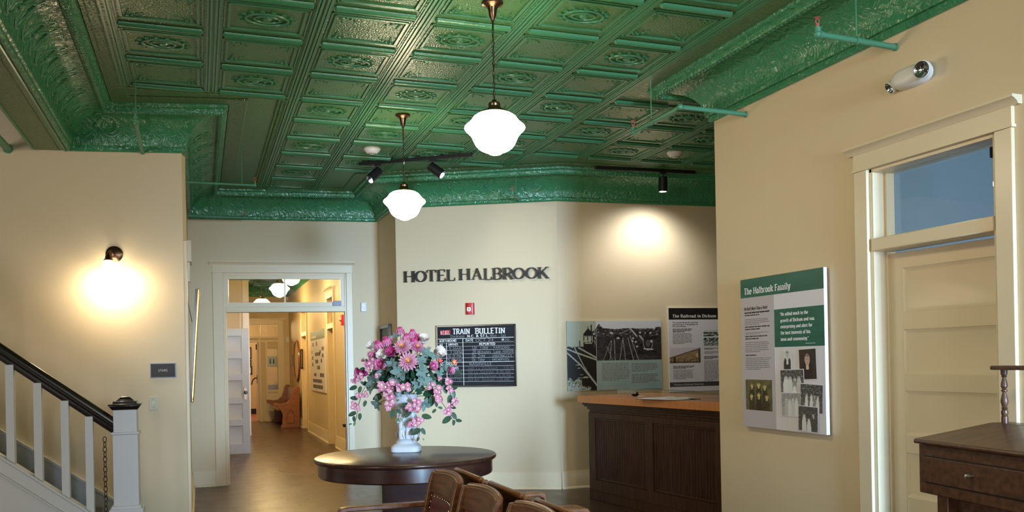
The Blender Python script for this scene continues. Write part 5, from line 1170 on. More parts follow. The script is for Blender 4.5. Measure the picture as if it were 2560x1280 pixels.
def flower(kind, label, p, d, R, cols, group=None, seed=0):
    rn = random.Random(seed); q = d.to_track_quat('Z', 'Y').to_matrix().to_4x4()
    def ringm(mb, n, ln, wd, tiltdeg, z, curl, cup, jit=.1, r0=.1):
        for k in range(n):
            a = 2*pi*(k+rn.random()*jit*2)/n+seed; tl = radians(tiltdeg+rn.uniform(-6, 6)); dr = Vector((cos(a)*cos(tl), sin(a)*cos(tl), sin(tl))); up = Vector((-cos(a)*sin(tl), -sin(a)*sin(tl), cos(tl)))
            petal(mb, Vector((cos(a)*R*r0, sin(a)*R*r0, z)), dr, up, ln*rn.uniform(.92, 1.06), wd, curl, cup, n=5)
    mb = MB(); mb.T = q; c2 = MB(); c2.T = q; tip = None
    if kind == 'dahlia':
        ringm(mb, 17, R*.98, R*.30, 2, 0, .08, .5); ringm(mb, 16, R*.88, R*.27, 14, .004, .12, .5); ringm(mb, 14, R*.72, R*.24, 28, .009, .18, .5); ringm(mb, 11, R*.54, R*.2, 44, .012, .2, .5)
        ringm(c2, 10, R*.36, R*.15, 50, .016, .1, .4); ringm(c2, 7, R*.24, R*.11, 70, .018, .1, .4); c2.ball((0, 0, .018), R*.13, 8)
    elif kind == 'rose':
        ringm(mb, 7, R*.95, R*1.15, 22, -.01, .4, .4); ringm(mb, 6, R*.85, R*1.05, 42, -.006, .1, .5); ringm(mb, 6, R*.75, R*.85, 58, -.002, -.2, .6, r0=.2)
        ringm(c2, 5, R*.62, R*.62, 72, 0, -.3, .7, r0=.14); ringm(c2, 4, R*.55, R*.42, 82, .002, -.3, .7, r0=.06); mb.ball((0, 0, -.004), R*.5, 10)
    elif kind == 'coneflower':
        ringm(mb, 16, R*1.35, R*.36, -42, .004, -.35, .25, r0=.3); ringm(mb, 14, R*1.1, R*.34, -20, .008, -.55, .25, r0=.25)
        c2.ball((0, 0, .006), R*.5, 12, (1, 1, .8)); ringm(c2, 12, R*.5, R*.18, 45, .01, -.3, .3, r0=.2)
    elif kind == 'rosebud':
        ringm(mb, 6, R*1.2, R*.95, 70, 0, -.25, .6, r0=.25); c2.ball((0, 0, R*.5), R*.5, 10, (1, 1, 1.3))
    t = mb.obj(kind, cols[0], BQ, smooth=180, recalc=False); t.location = p-BO; t['label'] = label; c2.obj('flower_centre', cols[1], t, smooth=180, recalc=False)
    e = MOUTH-p; w = -d*.08
    MB().tube([Vector((0, 0, 0))-d*.004, w*.5+e*.12, w+e*.45, e*.85+Vector((0, 0, .02)), e-Vector((0, 0, .02))], .0022, 5).obj('stem', 'stem', t)
    return t
K = 1/3.556/335
spec = [
 ('coneflower', 498, 118, -.02, 36, ('ppink', 'pmag'), 'drooping pink coneflower at the very top of the bouquet', .95),
 ('coneflower', 608, 140, -.01, 36, ('ppink', 'pmag'), 'drooping pink coneflower right of the topmost bloom', .8),
 ('coneflower', 552, 178, .02, 36, ('ppink', 'pmag'), 'pink coneflower just under the two topmost blooms', .6),
 ('coneflower', 372, 210, .02, 42, ('ppink', 'pmag'), 'pink coneflower at upper left with swept-back petals', .6),
 ('coneflower', 302, 245, .02, 42, ('ppink', 'pmag'), 'pink coneflower between two white roses at upper left', .5),
 ('coneflower', 655, 182, .0, 32, ('pmag', 'pmag'), 'deep magenta coneflower beside the upper right white rose', .5),
 ('coneflower', 612, 222, .05, 38, ('ppink', 'pmag'), 'pink coneflower directly above the highest dahlia', .3),
 ('dahlia', 522, 282, .12, 74, ('plilac', 'pyel'), 'upper large lilac-pink dahlia with peach centre', 0),
 ('dahlia', 573, 408, .18, 76, ('plilac', 'pyel'), 'lower large lilac-pink dahlia at the middle of the bouquet', 0),
 ('dahlia', 655, 285, .08, 52, ('ppink', 'pyel'), 'smaller pink dahlia right of the upper large dahlia', 0),
 ('rose', 425, 328, .13, 46, ('pmag', 'pmag'), 'magenta rose left of the upper dahlia', 0),
 ('rose', 335, 437, .14, 52, ('ppink', 'pmag'), 'full pink peony-like rose left of centre', 0),
 ('rose', 788, 448, .10, 42, ('ppink', 'pmag'), 'pink rose on the right side among grey leaves', 0),
 ('rose', 180, 508, .05, 42, ('pmag', 'pmag'), 'magenta rose at the left edge of the bouquet', 0),
 ('rose', 127, 495, .02, 34, ('pmag', 'ppink'), 'outermost magenta bloom on the left edge', 0),
 ('rose', 255, 272, .0, 48, ('pwhite', 'pwhite'), 'blush white rose at the upper left edge', .2),
 ('rose', 342, 350, .12, 48, ('pwhite', 'pwhite'), 'cream white rose between the pink rose and the magenta rose', 0),
 ('rose', 708, 212, .02, 48, ('pwhite', 'pwhite'), 'cream white rose at the upper right of the bouquet', .3),
 ('rose', 845, 330, .05, 52, ('pwhite', 'pwhite'), 'white rose overlapping the chalkboard edge', 0),
 ('coneflower', 240, 345, .03, 44, ('plilac', 'ppink'), 'lilac fringed bloom below the blush white rose', .1),
 ('rose', 268, 355, .07, 26, ('ppink', 'ppink'), 'small pink bud-like bloom beside the lilac fringed flower', 0),
 ('rosebud', 180, 400, -.02, 20, ('plilac', 'ppink'), 'tiny lilac bud sticking out at the left edge', .2),
 ('rosebud', 430, 215, .0, 20, ('ppink', 'ppink'), 'small pink bud under the grey leaf near the top', .2),
 ('rosebud', 752, 295, .04, 18, ('ppink', 'pale'), 'dusty pink bud among the grey leaves at upper right', .3),
 ('rosebud', 845, 408, .06, 24, ('coral', 'coral'), 'coral red bud below the white rose on the right', .1),
 ('rosebud', 962, 418, .02, 30, ('coral', 'pyel'), 'coral orange bloom at the far right over the chalkboard', .0),
 ('rose', 948, 485, .03, 34, ('ppink', 'ppink'), 'pink bloom at the far right edge above the hanging blossoms', 0)]
for i, (kind, zx, zy, dz, r, cols, label, up) in enumerate(spec):
    p = FP(zx, zy, dz+.02); d = facing(p, zx, zy)
    if up: d = (d*(1-up)+Vector((0, 0, 1))*up-F0*.12).normalized()
    flower(kind, label, p, d, r*K*(1.45 if kind == 'rose' else 1.2), cols, None, i*1.7)
# grey felt-leaf rosettes
def rosette(label, zx, zy, dz, r, n=9, seed=0, mt='leafg', tall=.2):
    p = FP(zx, zy, dz); rn = random.Random(seed+50); d = facing(p, zx, zy); e = MOUTH-p; t = MB().tube([Vector((0, 0, 0)), -d*.05+e*.25, e*.85+Vector((0, 0, .02)), e-Vector((0, 0, .02))], .0022, 5).obj('leaf_sprig', 'stem', BQ); t.location = p-BO; q = d.to_track_quat('Z', 'Y').to_matrix()
    for k in range(n):
        a = 2*pi*(k+rn.uniform(-.25, .25))/n*1.0+seed; tl = radians(rn.uniform(0, 45) if k % 2 else rn.uniform(-5, 15)); R = r*K*rn.uniform(.8, 1.1)
        dr = q @ Vector((cos(a)*cos(tl), sin(a)*cos(tl), sin(tl))); up = q @ Vector((-cos(a)*sin(tl), -sin(a)*sin(tl), cos(tl)))
        mb = MB(); petal(mb, q @ Vector((cos(a)*R*.08, sin(a)*R*.08, 0)), dr, up, R, R*.62, rn.uniform(-.25, .15), .12, n=6, tip=1.6); mb.obj('leaf', mt, t, smooth=180, recalc=False)
for i, (zx, zy, dz, r, n, label) in enumerate([
 (430, 425, .15, 70, 7, 'grey-green felt leaves just below the magenta rose'), (505, 500, .20, 82, 9, 'largest grey-green leaf rosette at the centre, under the dahlias'), (455, 560, .15, 60, 6, 'grey-green leaves under the central rosette'),
 (725, 320, .10, 68, 8, 'grey-green leaves between the two right-hand white roses'), (800, 345, .08, 60, 5, 'grey-green leaves touching the white rose over the chalkboard'), (680, 405, .15, 60, 8, 'grey-green leaves right of the lower dahlia'), (690, 490, .17, 66, 8, 'grey-green leaf rosette at right of centre'), (712, 570, .16, 66, 8, 'grey-green leaf rosette above the right hanging blossoms'),
 (640, 605, .15, 52, 5, 'blue-grey leaves at lower centre right'), (265, 590, .12, 84, 9, 'grey-green rosette at left, below the magenta rose'), (235, 640, .10, 56, 5, 'pair of grey leaves hanging at lower left'), (295, 775, .12, 70, 8, 'lowest grey-blue leaf rosette on the left'),
 (715, 790, .12, 62, 6, 'grey-green leaves right of the urn bowl'), (450, 185, .0, 56, 4, 'grey-green leaves near the top of the bouquet'), (895, 460, .05, 70, 6, 'long pale leaves at the right edge over the chalkboard'), (845, 520, .08, 48, 5, 'grey-green leaves left of the far right blossoms'), (575, 715, .02, 60, 5, 'pale grey leaves in front of the urn bowl'), (500, 820, .06, 46, 4, 'grey leaves low against the urn neck')]):
    rosette(label, zx, zy, dz, r, n, i)
# dark filler foliage, one sprig at a time
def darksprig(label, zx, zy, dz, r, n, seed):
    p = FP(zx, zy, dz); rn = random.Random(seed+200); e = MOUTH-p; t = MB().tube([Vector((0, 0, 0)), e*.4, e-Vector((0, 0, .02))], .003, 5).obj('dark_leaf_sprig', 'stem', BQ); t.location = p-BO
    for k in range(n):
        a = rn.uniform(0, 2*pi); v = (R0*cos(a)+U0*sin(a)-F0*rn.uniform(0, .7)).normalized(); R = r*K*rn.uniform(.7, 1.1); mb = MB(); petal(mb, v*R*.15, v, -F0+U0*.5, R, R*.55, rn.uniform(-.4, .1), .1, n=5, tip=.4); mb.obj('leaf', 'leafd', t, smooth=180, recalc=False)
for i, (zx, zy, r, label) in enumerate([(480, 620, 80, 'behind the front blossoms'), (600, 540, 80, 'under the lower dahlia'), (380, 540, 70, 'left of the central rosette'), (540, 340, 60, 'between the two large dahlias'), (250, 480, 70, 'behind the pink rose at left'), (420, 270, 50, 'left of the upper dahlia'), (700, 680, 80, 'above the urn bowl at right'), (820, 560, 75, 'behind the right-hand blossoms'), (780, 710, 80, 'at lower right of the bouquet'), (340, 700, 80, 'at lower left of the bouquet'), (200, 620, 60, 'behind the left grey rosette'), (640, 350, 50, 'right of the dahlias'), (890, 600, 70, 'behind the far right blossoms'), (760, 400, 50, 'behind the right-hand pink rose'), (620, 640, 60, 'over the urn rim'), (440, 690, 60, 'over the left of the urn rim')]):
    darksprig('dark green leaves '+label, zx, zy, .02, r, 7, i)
# dense inner foliage: more leaves than one could count
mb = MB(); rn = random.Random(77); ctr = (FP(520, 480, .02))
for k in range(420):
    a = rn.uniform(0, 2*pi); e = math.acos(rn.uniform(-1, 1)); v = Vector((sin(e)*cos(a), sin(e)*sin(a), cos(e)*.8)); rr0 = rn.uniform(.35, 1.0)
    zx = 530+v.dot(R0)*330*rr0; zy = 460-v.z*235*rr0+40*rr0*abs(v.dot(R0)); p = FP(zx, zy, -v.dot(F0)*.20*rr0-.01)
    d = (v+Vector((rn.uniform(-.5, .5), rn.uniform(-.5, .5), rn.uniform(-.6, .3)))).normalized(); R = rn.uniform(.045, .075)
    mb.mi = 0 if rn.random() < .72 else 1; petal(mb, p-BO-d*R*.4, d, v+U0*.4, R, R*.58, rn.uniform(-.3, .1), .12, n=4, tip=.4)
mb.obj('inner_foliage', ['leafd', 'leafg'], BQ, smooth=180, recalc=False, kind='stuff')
# trailing vines with apple blossoms
def blossom(parent, p, d, R, seed):
    rn = random.Random(seed); q = d.to_track_quat('Z', 'Y').to_matrix(); mb = MB(); nn = 5
    for k in range(nn):
        a = 2*pi*k/nn+seed; tl = radians(rn.uniform(10, 35)); petal(mb, p, q @ Vector((cos(a)*cos(tl), sin(a)*cos(tl), sin(tl))), q @ Vector((-cos(a)*sin(tl), -sin(a)*sin(tl), cos(tl))), R, R*.95, .2, .3, n=4, tip=2.2)
    mb.mi = 1; mb.ball(p+d*R*.14, R*.24, 8); mb.obj('blossom', ['pale' if seed % 3 else 'ppink', 'pcream'], parent, smooth=180, recalc=False)
def vine(label, path, leaves, blossoms, dz, seed):
    rn = random.Random(seed); pts = [HUB+(FP(path[0][0], path[0][1], dz)-HUB)*.35]+[FP(a, b, dz) for a, b in path]; o = pts[0].copy(); t = MB().tube([p-o for p in pts], .0022, 5).obj('trailing_vine', 'dwood', BQ); t.location = o-BO; t['label'] = label
    for k, (zx, zy, r, ang) in enumerate(leaves):
        p = FP(zx, zy, dz+rn.uniform(-.01, .03)); a = radians(ang); v = (R0*cos(a)+U0*sin(a)-F0*.15).normalized(); R = r*K*2; mb = MB(); petal(mb, p-o-v*R*.5, v, -F0+U0*.35, R, R*.58, rn.uniform(-.25, .0), .12, n=6, tip=.2); lf = mb.obj('leaf', 'leafl' if r < 22 else 'leafd', t, smooth=180, recalc=False)
    for k, (zx, zy, r) in enumerate(blossoms):
        for s in range(3):
            a = 2*pi*s/3+k; p = FP(zx+r*.55*cos(a), zy+r*.55*sin(a), dz+.03+rn.uniform(0, .02)); d = (-F0+R0*rn.uniform(-.6, .6)+U0*rn.uniform(-.4, .5)).normalized(); blossom(t, p-o, d, r*K*.95, seed*7+k*3+s)
vine('vine at the far left with dark leaves and pink blossoms', [(230, 560), (160, 680), (130, 790), (110, 900), (95, 960)], [(80, 640, 38, 200), (140, 655, 32, 250), (88, 730, 36, 170), (185, 780, 30, 250), (72, 870, 38, 200), (140, 895, 32, 265), (88, 915, 26, 270), (92, 960, 20, 250), (55, 962, 16, 200)], [(125, 545, 38), (92, 575, 26), (85, 795, 34), (118, 820, 26), (130, 705, 28), (190, 700, 28)], .05, 1)
vine('vine at the centre left with a cluster of pink blossoms', [(400, 600), (410, 700), (420, 800), (430, 870)], [(430, 872, 44, 260), (470, 925, 20, 260), (490, 850, 30, 320), (475, 750, 18, 20), (508, 920, 14, 300)], [(345, 632, 46), (425, 612, 44), (395, 672, 44), (415, 735, 40), (400, 795, 38)], .20, 2)
vine('vine trailing lowest in front of the urn', [(570, 680), (610, 760), (640, 860), (670, 960), (680, 1020), (660, 1095)], [(565, 870, 44, 230), (735, 895, 46, 350), (635, 1028, 48, 205), (705, 1027, 34, 300), (657, 1095, 22, 240), (706, 1097, 12, 300), (535, 790, 34, 30), (510, 790, 14, 90)], [(640, 765, 36), (578, 812, 34), (645, 825, 38), (622, 955, 40), (672, 935, 34)], .15, 3)
vine('vine with white-pink blossoms spilling just over the urn rim', [(520, 600), (540, 640), (560, 690)], [(480, 680, 44, 310), (600, 640, 26, 350), (450, 640, 30, 200)], [(502, 632, 38), (556, 636, 36)], .19, 4)
vine('vine at the right ending in a spray of dark leaves', [(780, 640), (850, 740), (900, 810), (940, 880), (975, 940)], [(910, 925, 48, 215), (980, 890, 38, 300), (1022, 930, 30, 350), (975, 950, 26, 260), (855, 815, 22, 160), (820, 780, 30, 280), (800, 845, 24, 220), (955, 870, 26, 120), (780, 755, 50, 260)], [(770, 612, 34), (838, 658, 40), (840, 732, 40), (920, 850, 34), (985, 765, 26)], .08, 5)
vine('vine at the far right in front of the chalkboard corner', [(880, 480), (920, 560), (940, 660), (950, 760)], [(940, 745, 44, 260), (970, 690, 40, 290), (985, 640, 30, 20), (900, 650, 44, 280), (1015, 505, 32, 10), (975, 815, 24, 350)], [(932, 582, 30), (940, 645, 32), (945, 800, 26), (985, 745, 24), (855, 556, 20)], .05, 6)
vine('vine on the left shoulder with pink and white blossoms', [(300, 480), (240, 460), (170, 520)], [(205, 400, 24, 120), (300, 560, 24, 240), (160, 470, 26, 190)], [(235, 442, 46), (205, 425, 30), (272, 400, 26), (150, 530, 26), (300, 530, 26)], .10, 7)
# ================================================================ armchairs
def armchair(label):
    """seat faces local -y; local z up; the back leans towards +y"""
    t = thing('armchair', label, 'chair', (0, 0, 0), 0, 'leather-backed wooden armchairs'); bw = .232
    lean = radians(12)
    def yb(z): return .20+(z-.44)*math.tan(lean)
    def backp(x0, x1, z0, z1, th, off=0, top=0):
        n = 10; vs = []
        for s in (0, 1):
            for k in range(n+1):
                u = k/n; x = x0+(x1-x0)*u; bow = .028*(1-((x/bw)**2))
                for z in (z0, z1+top*(1-(x/bw)**2)): vs.append((x, yb(z)+bow+off+s*th, z))
        m = (n+1)*2; f = []
        for k in range(n): a = 2*k; f += [(a, a+2, a+3, a+1), (m+a, m+a+1, m+a+3, m+a+2), (a, m+a, m+a+2, a+2), (a+1, a+3, m+a+3, m+a+1)]
        f += [(0, 1, m+1, m), (2*n, m+2*n, m+2*n+1, 2*n+1)]
        return vs, f
    mb = MB(); mb.prism([(-.25, -.27), (.25, -.27), (.235, .20), (-.235, .20)], .41, .445, 'z'); mb.obj('seat', 'chairw', t, bev=.006)
    mb = MB(); mb.prism([(-.19, -.22), (.19, -.22), (.18, .16), (-.18, .16)], .44, .462, 'z'); mb.obj('seat_pad', 'leather', t, bev=.01)
    mb = MB(); v, f = backp(-bw, bw, .735, .842, .024, 0, .012); mb.add(v, f)
    # rolled top edge curling backwards
    pts = []
    for k in range(13): x = -bw+2*bw*k/12; pts.append((x, yb(.842)+.028*(1-(x/bw)**2)+.022, .842+.012*(1-(x/bw)**2)))
    mb.tube(pts, .016, 10); mb.obj('crest_rail', 'chairw', t, bev=.006)
    mb = MB(); v, f = backp(-bw+.035, bw-.035, .50, .735, .022, .004); mb.add(v, f); v, f = backp(-bw+.05, bw-.05, .52, .722, .012, -.008); mb2 = MB(); mb2.add(v, f)
    mb.obj('back_panel', 'chairw', t); mb2.obj('leather_pad', 'leather', t, bev=.005)
    me = None
    def studpos():
        out = []
        for k in range(10): out.append((-bw+.052+(2*bw-.104)*k/9, .722))
        for k in range(6):
            for s in (-1, 1): out.append((s*(bw-.052), .69-.033*k))
        return out
    for (x, z) in studpos():
        y = yb(z)+.028*(1-(x/bw)**2)-.010
        if me is None: m_ = MB(); m_.ball((0, 0, 0), .0052, 8, (1, .6, 1)); o = m_.obj('nailhead', 'stud', t); me = o.data
        else: o = bpy.data.objects.new('nailhead', me); COL.objects.link(o); o.parent = t
        o.location = (x, y, z)
    for s in (-1, 1):
        mb = MB(); pts = [(s*(bw+.012), yb(z)+.012+(.0 if z > .4 else (.4-z)*.25), z) for z in (0, .2, .40, .55, .70, .80, .845)]; vs = []; f = []
        for k, p in enumerate(pts):
            hwx, hwy = .016, (.020, .022, .024, .026, .026, .024, .016)[k]
            vs += [(p[0]-hwx, p[1]-hwy, p[2]), (p[0]+hwx, p[1]-hwy, p[2]), (p[0]+hwx, p[1]+hwy, p[2]), (p[0]-hwx, p[1]+hwy, p[2])]
        for k in range(len(pts)-1):
            for i in range(4): j = (i+1) % 4; f.append((k*4+i, k*4+j, k*4+4+j, k*4+4+i))
        f += [(3, 2, 1, 0), tuple(range(len(pts)*4-4, len(pts)*4))]; mb.add(vs, f); mb.obj('back_post', 'chairw', t, bev=.006)
        mb = MB(); x0 = s*.260; pr = [(yb(.665)+.01, .655), (yb(.665)+.01, .680), (.0, .682), (-.19, .682), (-.225, .676), (-.238, .655), (-.236, .60), (-.222, .595), (-.214, .645), (-.19, .656), (0, .655)]
        mb.prism(pr, x0-.028, x0+.028, 'x'); mb.obj('arm', 'chairw', t, bev=.006)
        mb = MB(); mb.prism([(-.236, .62), (-.215, .62), (-.205, .44), (-.215, 0), (-.25, 0), (-.245, .42)], x0-.018, x0+.018, 'x'); mb.obj('front_leg', 'chairw', t, bev=.005)
        mb = MB(); mb.tube([(x0, -.23, .2), (x0, .22, .2)], .011, 8); mb.obj('stretcher', 'chairw', t)
    return t
c0 = armchair('nearest-to-table armchair of the left-facing row, with oxblood leather back')
off_top = .20+(.85-.44)*math.tan(radians(12))
CX = 1.235
def put(o, y, face, ox=0):       # face -1: looks towards -X, +1: towards +X
    o.rotation_euler = (0, 0, -pi/2 if face < 0 else pi/2); dx = off_top; o.location = ((CX-dx+ox) if face < 0 else (CX+.130+dx+ox), y, 0)
put(c0, 4.43, -1, -.03)
for y, f, lb in ((3.825, -1, 'middle armchair of the left-facing row, only its back showing'), (3.235, -1, 'closest armchair of the left-facing row, its crest at the bottom edge'),
                 (4.455, 1, 'armchair back to back with the one nearest the table, dark side showing'), (3.855, 1, 'armchair back to back with the middle left-facing one'), (3.25, 1, 'closest armchair of the right-facing row, only its top corner showing')):
    put(dup(c0, lb), y, f, {3.825: -.03, 3.25: .012}.get(y, 0))
# ================================================================ reception counter
c0 = PZ(1442.5, 989, 1.07); c1 = PZ(1797, 1007, 1.07); cd = (Vector((c1.x, c1.y))-Vector((c0.x, c0.y))).normalized()
wK = Wall((c0.x, c0.y), (c0.x+cd.x*2.55, c0.y+cd.y*2.55))      # front edge line; n points to the clerk side
t = thing('reception_counter', 'dark panelled hotel counter with orange oak top beside the right wall', 'counter', wK.P, wK.rz)
DEP = .95; LN = 2.5
tz0, tz1 = 1.07-.072, 1.07
mb = MB(); mb.box((0, 0, tz0), (LN, .30, tz1)).box((0, .30, tz0), (LN, DEP, tz1-.004)); mb.obj('countertop', 'orange', t, bev=.004)
ins = .10
mb = MB(); mb.box((ins, ins, 0), (LN, DEP-.05, tz0)); mb.obj('body', 'counterw', t, smooth=0)
mb = MB(); mb.box((ins-.02, ins-.02, 0), (LN, DEP-.04, .10)); mb.prism([(ins-.02, .10), (ins, .12), (ins, .10)], ins, LN, 'x'); mb.obj('plinth', 'counterw', t, bev=.004)
mb = MB()
for k, (o_, za, zb) in enumerate(((.010, .90, .93), (.028, .93, .955), (.048, .955, .975), (.062, .975, tz0))): mb.box((ins-o_, ins-o_, za), (LN, DEP-.06, zb))
mb.obj('cornice_moulding', 'counterw', t, bev=.003)
def kx(px, py): return wK.at(px, py, ins)
xs = [ins, kx(1490, 1150)[0], kx(1620, 1150)[0], kx(1637, 1150)[0]]
a0 = kx(1493, 1100)[0]; a1 = kx(1621, 1100)[0]; b0 = kx(1638, 1100)[0]; b1 = b0+(a1-a0)*1.02; zz0 = kx(1500, 1200)[1]; zz1 = kx(1500, 1045)[1]
gap = b0-a1; panels = [(a0, a1), (b0, b0+(a1-a0))]; nxt = panels[-1][1]+gap
while nxt < LN-.2: panels.append((nxt, min(LN-.05, nxt+(a1-a0)))); nxt = panels[-1][1]+gap
mb = MB(); x = ins-.0
y0, y1 = ins-.028, ins
for (p, q) in panels: mb.box((x, y0, .10), (p, y1, .90)); x = q
mb.box((x, y0, .10), (LN, y1, .90))
for (p, q) in panels: mb.box((p, y0, .10), (q, y1, zz0)); mb.box((p, y0, zz1), (q, y1, .90))
mb.obj('face_frame', 'counterw', t, smooth=0)
for (p, q) in panels:
    mb = MB()
    for (a, b, c, d) in ((p, zz0, p+.022, zz1), (q-.022, zz0, q, zz1), (p, zz1-.022, q, zz1), (p, zz0, q, zz0+.022)): mb.box((a, ins-.018, b), (c, ins, d))
    f_ = mb.obj('panel_moulding', 'counterw', t, bev=.005)
    mb = MB(); n = int((q-p-.05)/.038); w = (q-p-.044)/n
    for k in range(n):
        xa_ = p+.022+k*w; mb.box((xa_+.003, ins-.010, zz0+.02), (xa_+w-.003, ins, zz1-.02)); mb.tube([(xa_+.0075, ins-.010, zz0+.02), (xa_+.0075, ins-.010, zz1-.02)], .0032, 6)
    mb.obj('beadboard_panel', 'counterw', t, smooth=40)
mb = MB()
for (p, q) in ((ins+.09, DEP-.15),): mb.box((ins-.012, p, zz0), (ins, q, zz1))
mb.obj('end_panel', 'counterw', t, bev=.004)
# acrylic guard, book, pen, dark object on the counter
pg = wK.pt(.03, .32, 1.07); g = thing('glass_guard', 'low clear glass guard standing on the counter top', 'glass guard', wK.pt(.06, .40, 1.0705), wK.rz)
MB().box((.10, 0, 0), (2.3, .006, .062)).obj('pane', 'glass', g, smooth=0); MB().box((.10, 0, .060), (2.3, .006, .066)).obj('polished_edge', 'leafg', g, smooth=0)
bp_ = PZ(1668, 998, 1.07); bk = thing('guest_book', 'open white guest book lying on the counter', 'book', (bp_.x, bp_.y, 1.07), wK.rz+.15)
mb = MB()
for s in (-1, 1):
    n = 8; vs = []
    for k in range(n+1):
        u = k/n; x = s*u*.24; z = .006+.016*sin(pi*min(1, u*1.2))*(1-u*.5)
        for y in (-.15, .15): vs += [(x, y, 0.003), (x, y, z)]
    f = []
    for k in range(n): a = 4*k; f += [(a+1, a+5, a+7, a+3), (a, a+2, a+6, a+4), (a, a+4, a+5, a+1), (a+2, a+3, a+7, a+6)]
    f += [(4*n, 4*n+2, 4*n+3, 4*n+1)]; mb.add(vs, f)
mb.obj('pages', 'paper', bk); MB().box((-.25, -.155, 0), (.25, .155, .004)).obj('cover', 'rail', bk, smooth=0)
pp = PZ(1722, 998, 1.07); o = MB().tube([(-.07, 0, 0.006), (.07, .01, 0.006)], .005, 8).obj('pen', 'rail'); tag(o, 'dark pen beside the open guest book', 'pen', None, (pp.x-.02, pp.y-.12, 1.072), wK.rz)
pp = PZ(1588, 991, 1.07); o = thing('desk_ornament', 'small dark knobbly object at the left end of the counter top', 'desk object', (pp.x, pp.y, 1.07)); MB().ball((0, 0, .018), .03, 12, (1.4, 1, .6)).ball((.02, 0, .034), .014, 8).obj('body', 'rail', o)
pp = PZ(1606, 991, 1.07); o = MB().box((-.04, -.03, 0), (.04, .03, .003)).obj('note_card', 'paper', smooth=0); tag(o, 'little white card beside the dark object on the counter', 'card', None, (pp.x, pp.y, 1.07), .4)
# ================================================================ writing desk at the right
f0 = PZ(2285, 1096, 1.058).xy; f1 = PZ(2560, 1131, 1.058).xy; dd_ = (f1-f0).normalized(); wT = Wall(f0, f0+dd_*1.3)
t = thing('writing_desk', 'worn dark slant-top desk with drawer and turned gallery post at bottom right', 'desk', wT.P, wT.rz)
zf_ = 1.058; zb_ = 1.117; dp = .405; LW = 1.3
mb = MB(); th_ = .022
mb.prism([(-.0, zf_-th_), (-.006, zf_-th_*.5), (0, zf_), (dp, zb_), (dp, zb_-th_)], 0, LW, 'x'); mb.prism([(dp, zb_), (dp+.10, zb_), (dp+.10, zb_-th_), (dp, zb_-th_)], 0, LW, 'x'); mb.obj('slanted_top', 'deskw', t, bev=.004)
cb0 = .018; mb = MB(); zc2 = zf_-.245
mb.prism([(cb0, zc2), (cb0, zf_-th_), (dp, zb_-th_), (dp+.07, zb_-th_), (dp+.07, zc2)], .006, LW-.02, 'x'); mb.obj('case', 'deskw', t, bev=.006)
def dk(px, py): return wT.at(px, py, cb0)
xk0, zk1 = dk(2313, 1141); _, zk0 = dk(2313, 1203)
MB().box((xk0, cb0-.008, zk0), (LW-.12, cb0+.01, zk1)).obj('drawer', 'deskw', t, bev=.003)
dr_ = bpy.data.objects[[o.name for o in t.children if o.name.startswith('drawer')][0]]
kx_, kz_ = dk(2436, 1190); mb = MB(); mb.T = Matrix.Translation((kx_, cb0-.008, kz_)) @ Matrix.Rotation(pi/2, 4, 'X'); mb.lathe([(0, 0), (.007, 0), (.006, .01), (.012, .018), (.014, .026), (.009, .033), (0, .035)], n=10); mb.obj('glass_knob', 'chrome', dr_, smooth=25)
mb = MB(); mb.box((xk0-.004, cb0-.002, zk1), (LW-.11, cb0+.002, zk1+.006)); mb.box((xk0-.004, cb0-.002, zk0-.006), (LW-.11, cb0+.002, zk0)); mb.obj('drawer_gap', 'pblack', t, smooth=0)
for (lx_, ly_) in ((.11, .09), (LW-.11, .09), (.11, dp), (LW-.11, dp)):
    MB().box((lx_-.035, ly_-.035, 0), (lx_+.035, ly_+.035, zc2+.01)).obj('leg', 'deskw', t, bev=.004)
mb = MB(); mb.box((.1, .09, zc2-.14), (LW-.1, .11, zc2)); mb.obj('rail_board', 'deskw', t, smooth=0)
for s in (0, 1, 2):
    pxx = .055+s*.5; ht = .165; mb = MB(); S = ht/.165
    prof = [(.012, 0), (.015, .0), (.015, .022), (.012, .024), (.014, .028), (.016, .034), (.014, .042), (.010, .045), (.015, .049), (.010, .053), (.013, .058), (.017, .070), (.014, .082), (.009, .097), (.008, .100), (.014, .103), (.014, .106), (.008, .109), (.015, .118), (.014, .127), (.009, .142), (.008, .147), (.013, .150), (.010, .153), (.014, .156), (.015, .170)]
    mb.lathe(prof, (0, 0, 0), 16); o = mb.obj('turned_post', 'deskw', t); o.location = (pxx, dp+.03, zb_-.002); o.scale = (1.0, 1.0, 1.45)
q = dk(2505, 1050)
mb = MB(); mb.box((.0, dp+.0, zb_+.245), (LW-.04, dp+.07, zb_+.265)); mb.obj('gallery_rail', 'deskw', t, bev=.006)
# ================================================================ hall furnishings
def pewend(mb, y0, y1):
    pr = [(-.02, 0), (-.43, 0), (-.43, .05), (-.40, .09), (-.385, .30), (-.43, .42), (-.56, .50), (-.58, .54), (-.56, .58), (-.42, .555), (-.30, .57), (-.20, .66), (-.15, .80), (-.13, .90), (-.09, .945), (-.03, .95), (.0, .92), (.01, .87), (-.015, .80), (-.0, .60), (-.01, .3), (-.02, .09)]
    mb.prism(pr, y0, y1, 'y')
PX_ = CORX-.02
t = thing('pew_bench', 'red-brown wooden pew with carved end panels along the hall wall', 'bench', (PX_-.03, 20.5, 0))
m1 = MB(); pewend(m1, 0, .06); m1.obj('end_panel', 'pew', t, bev=.006); m1 = MB(); pewend(m1, 2.3, 2.36); m1.obj('end_panel', 'pew', t, bev=.006)
MB().prism([(-.50, .40), (-.10, .36), (-.10, .40), (-.50, .445)], .06, 2.3, 'y').obj('seat', 'pew', t, bev=.004)
MB().prism([(-.12, .38), (-.075, .38), (-.045, .90), (-.075, .90)], .06, 2.3, 'y').obj('backrest', 'pew', t, bev=.004)
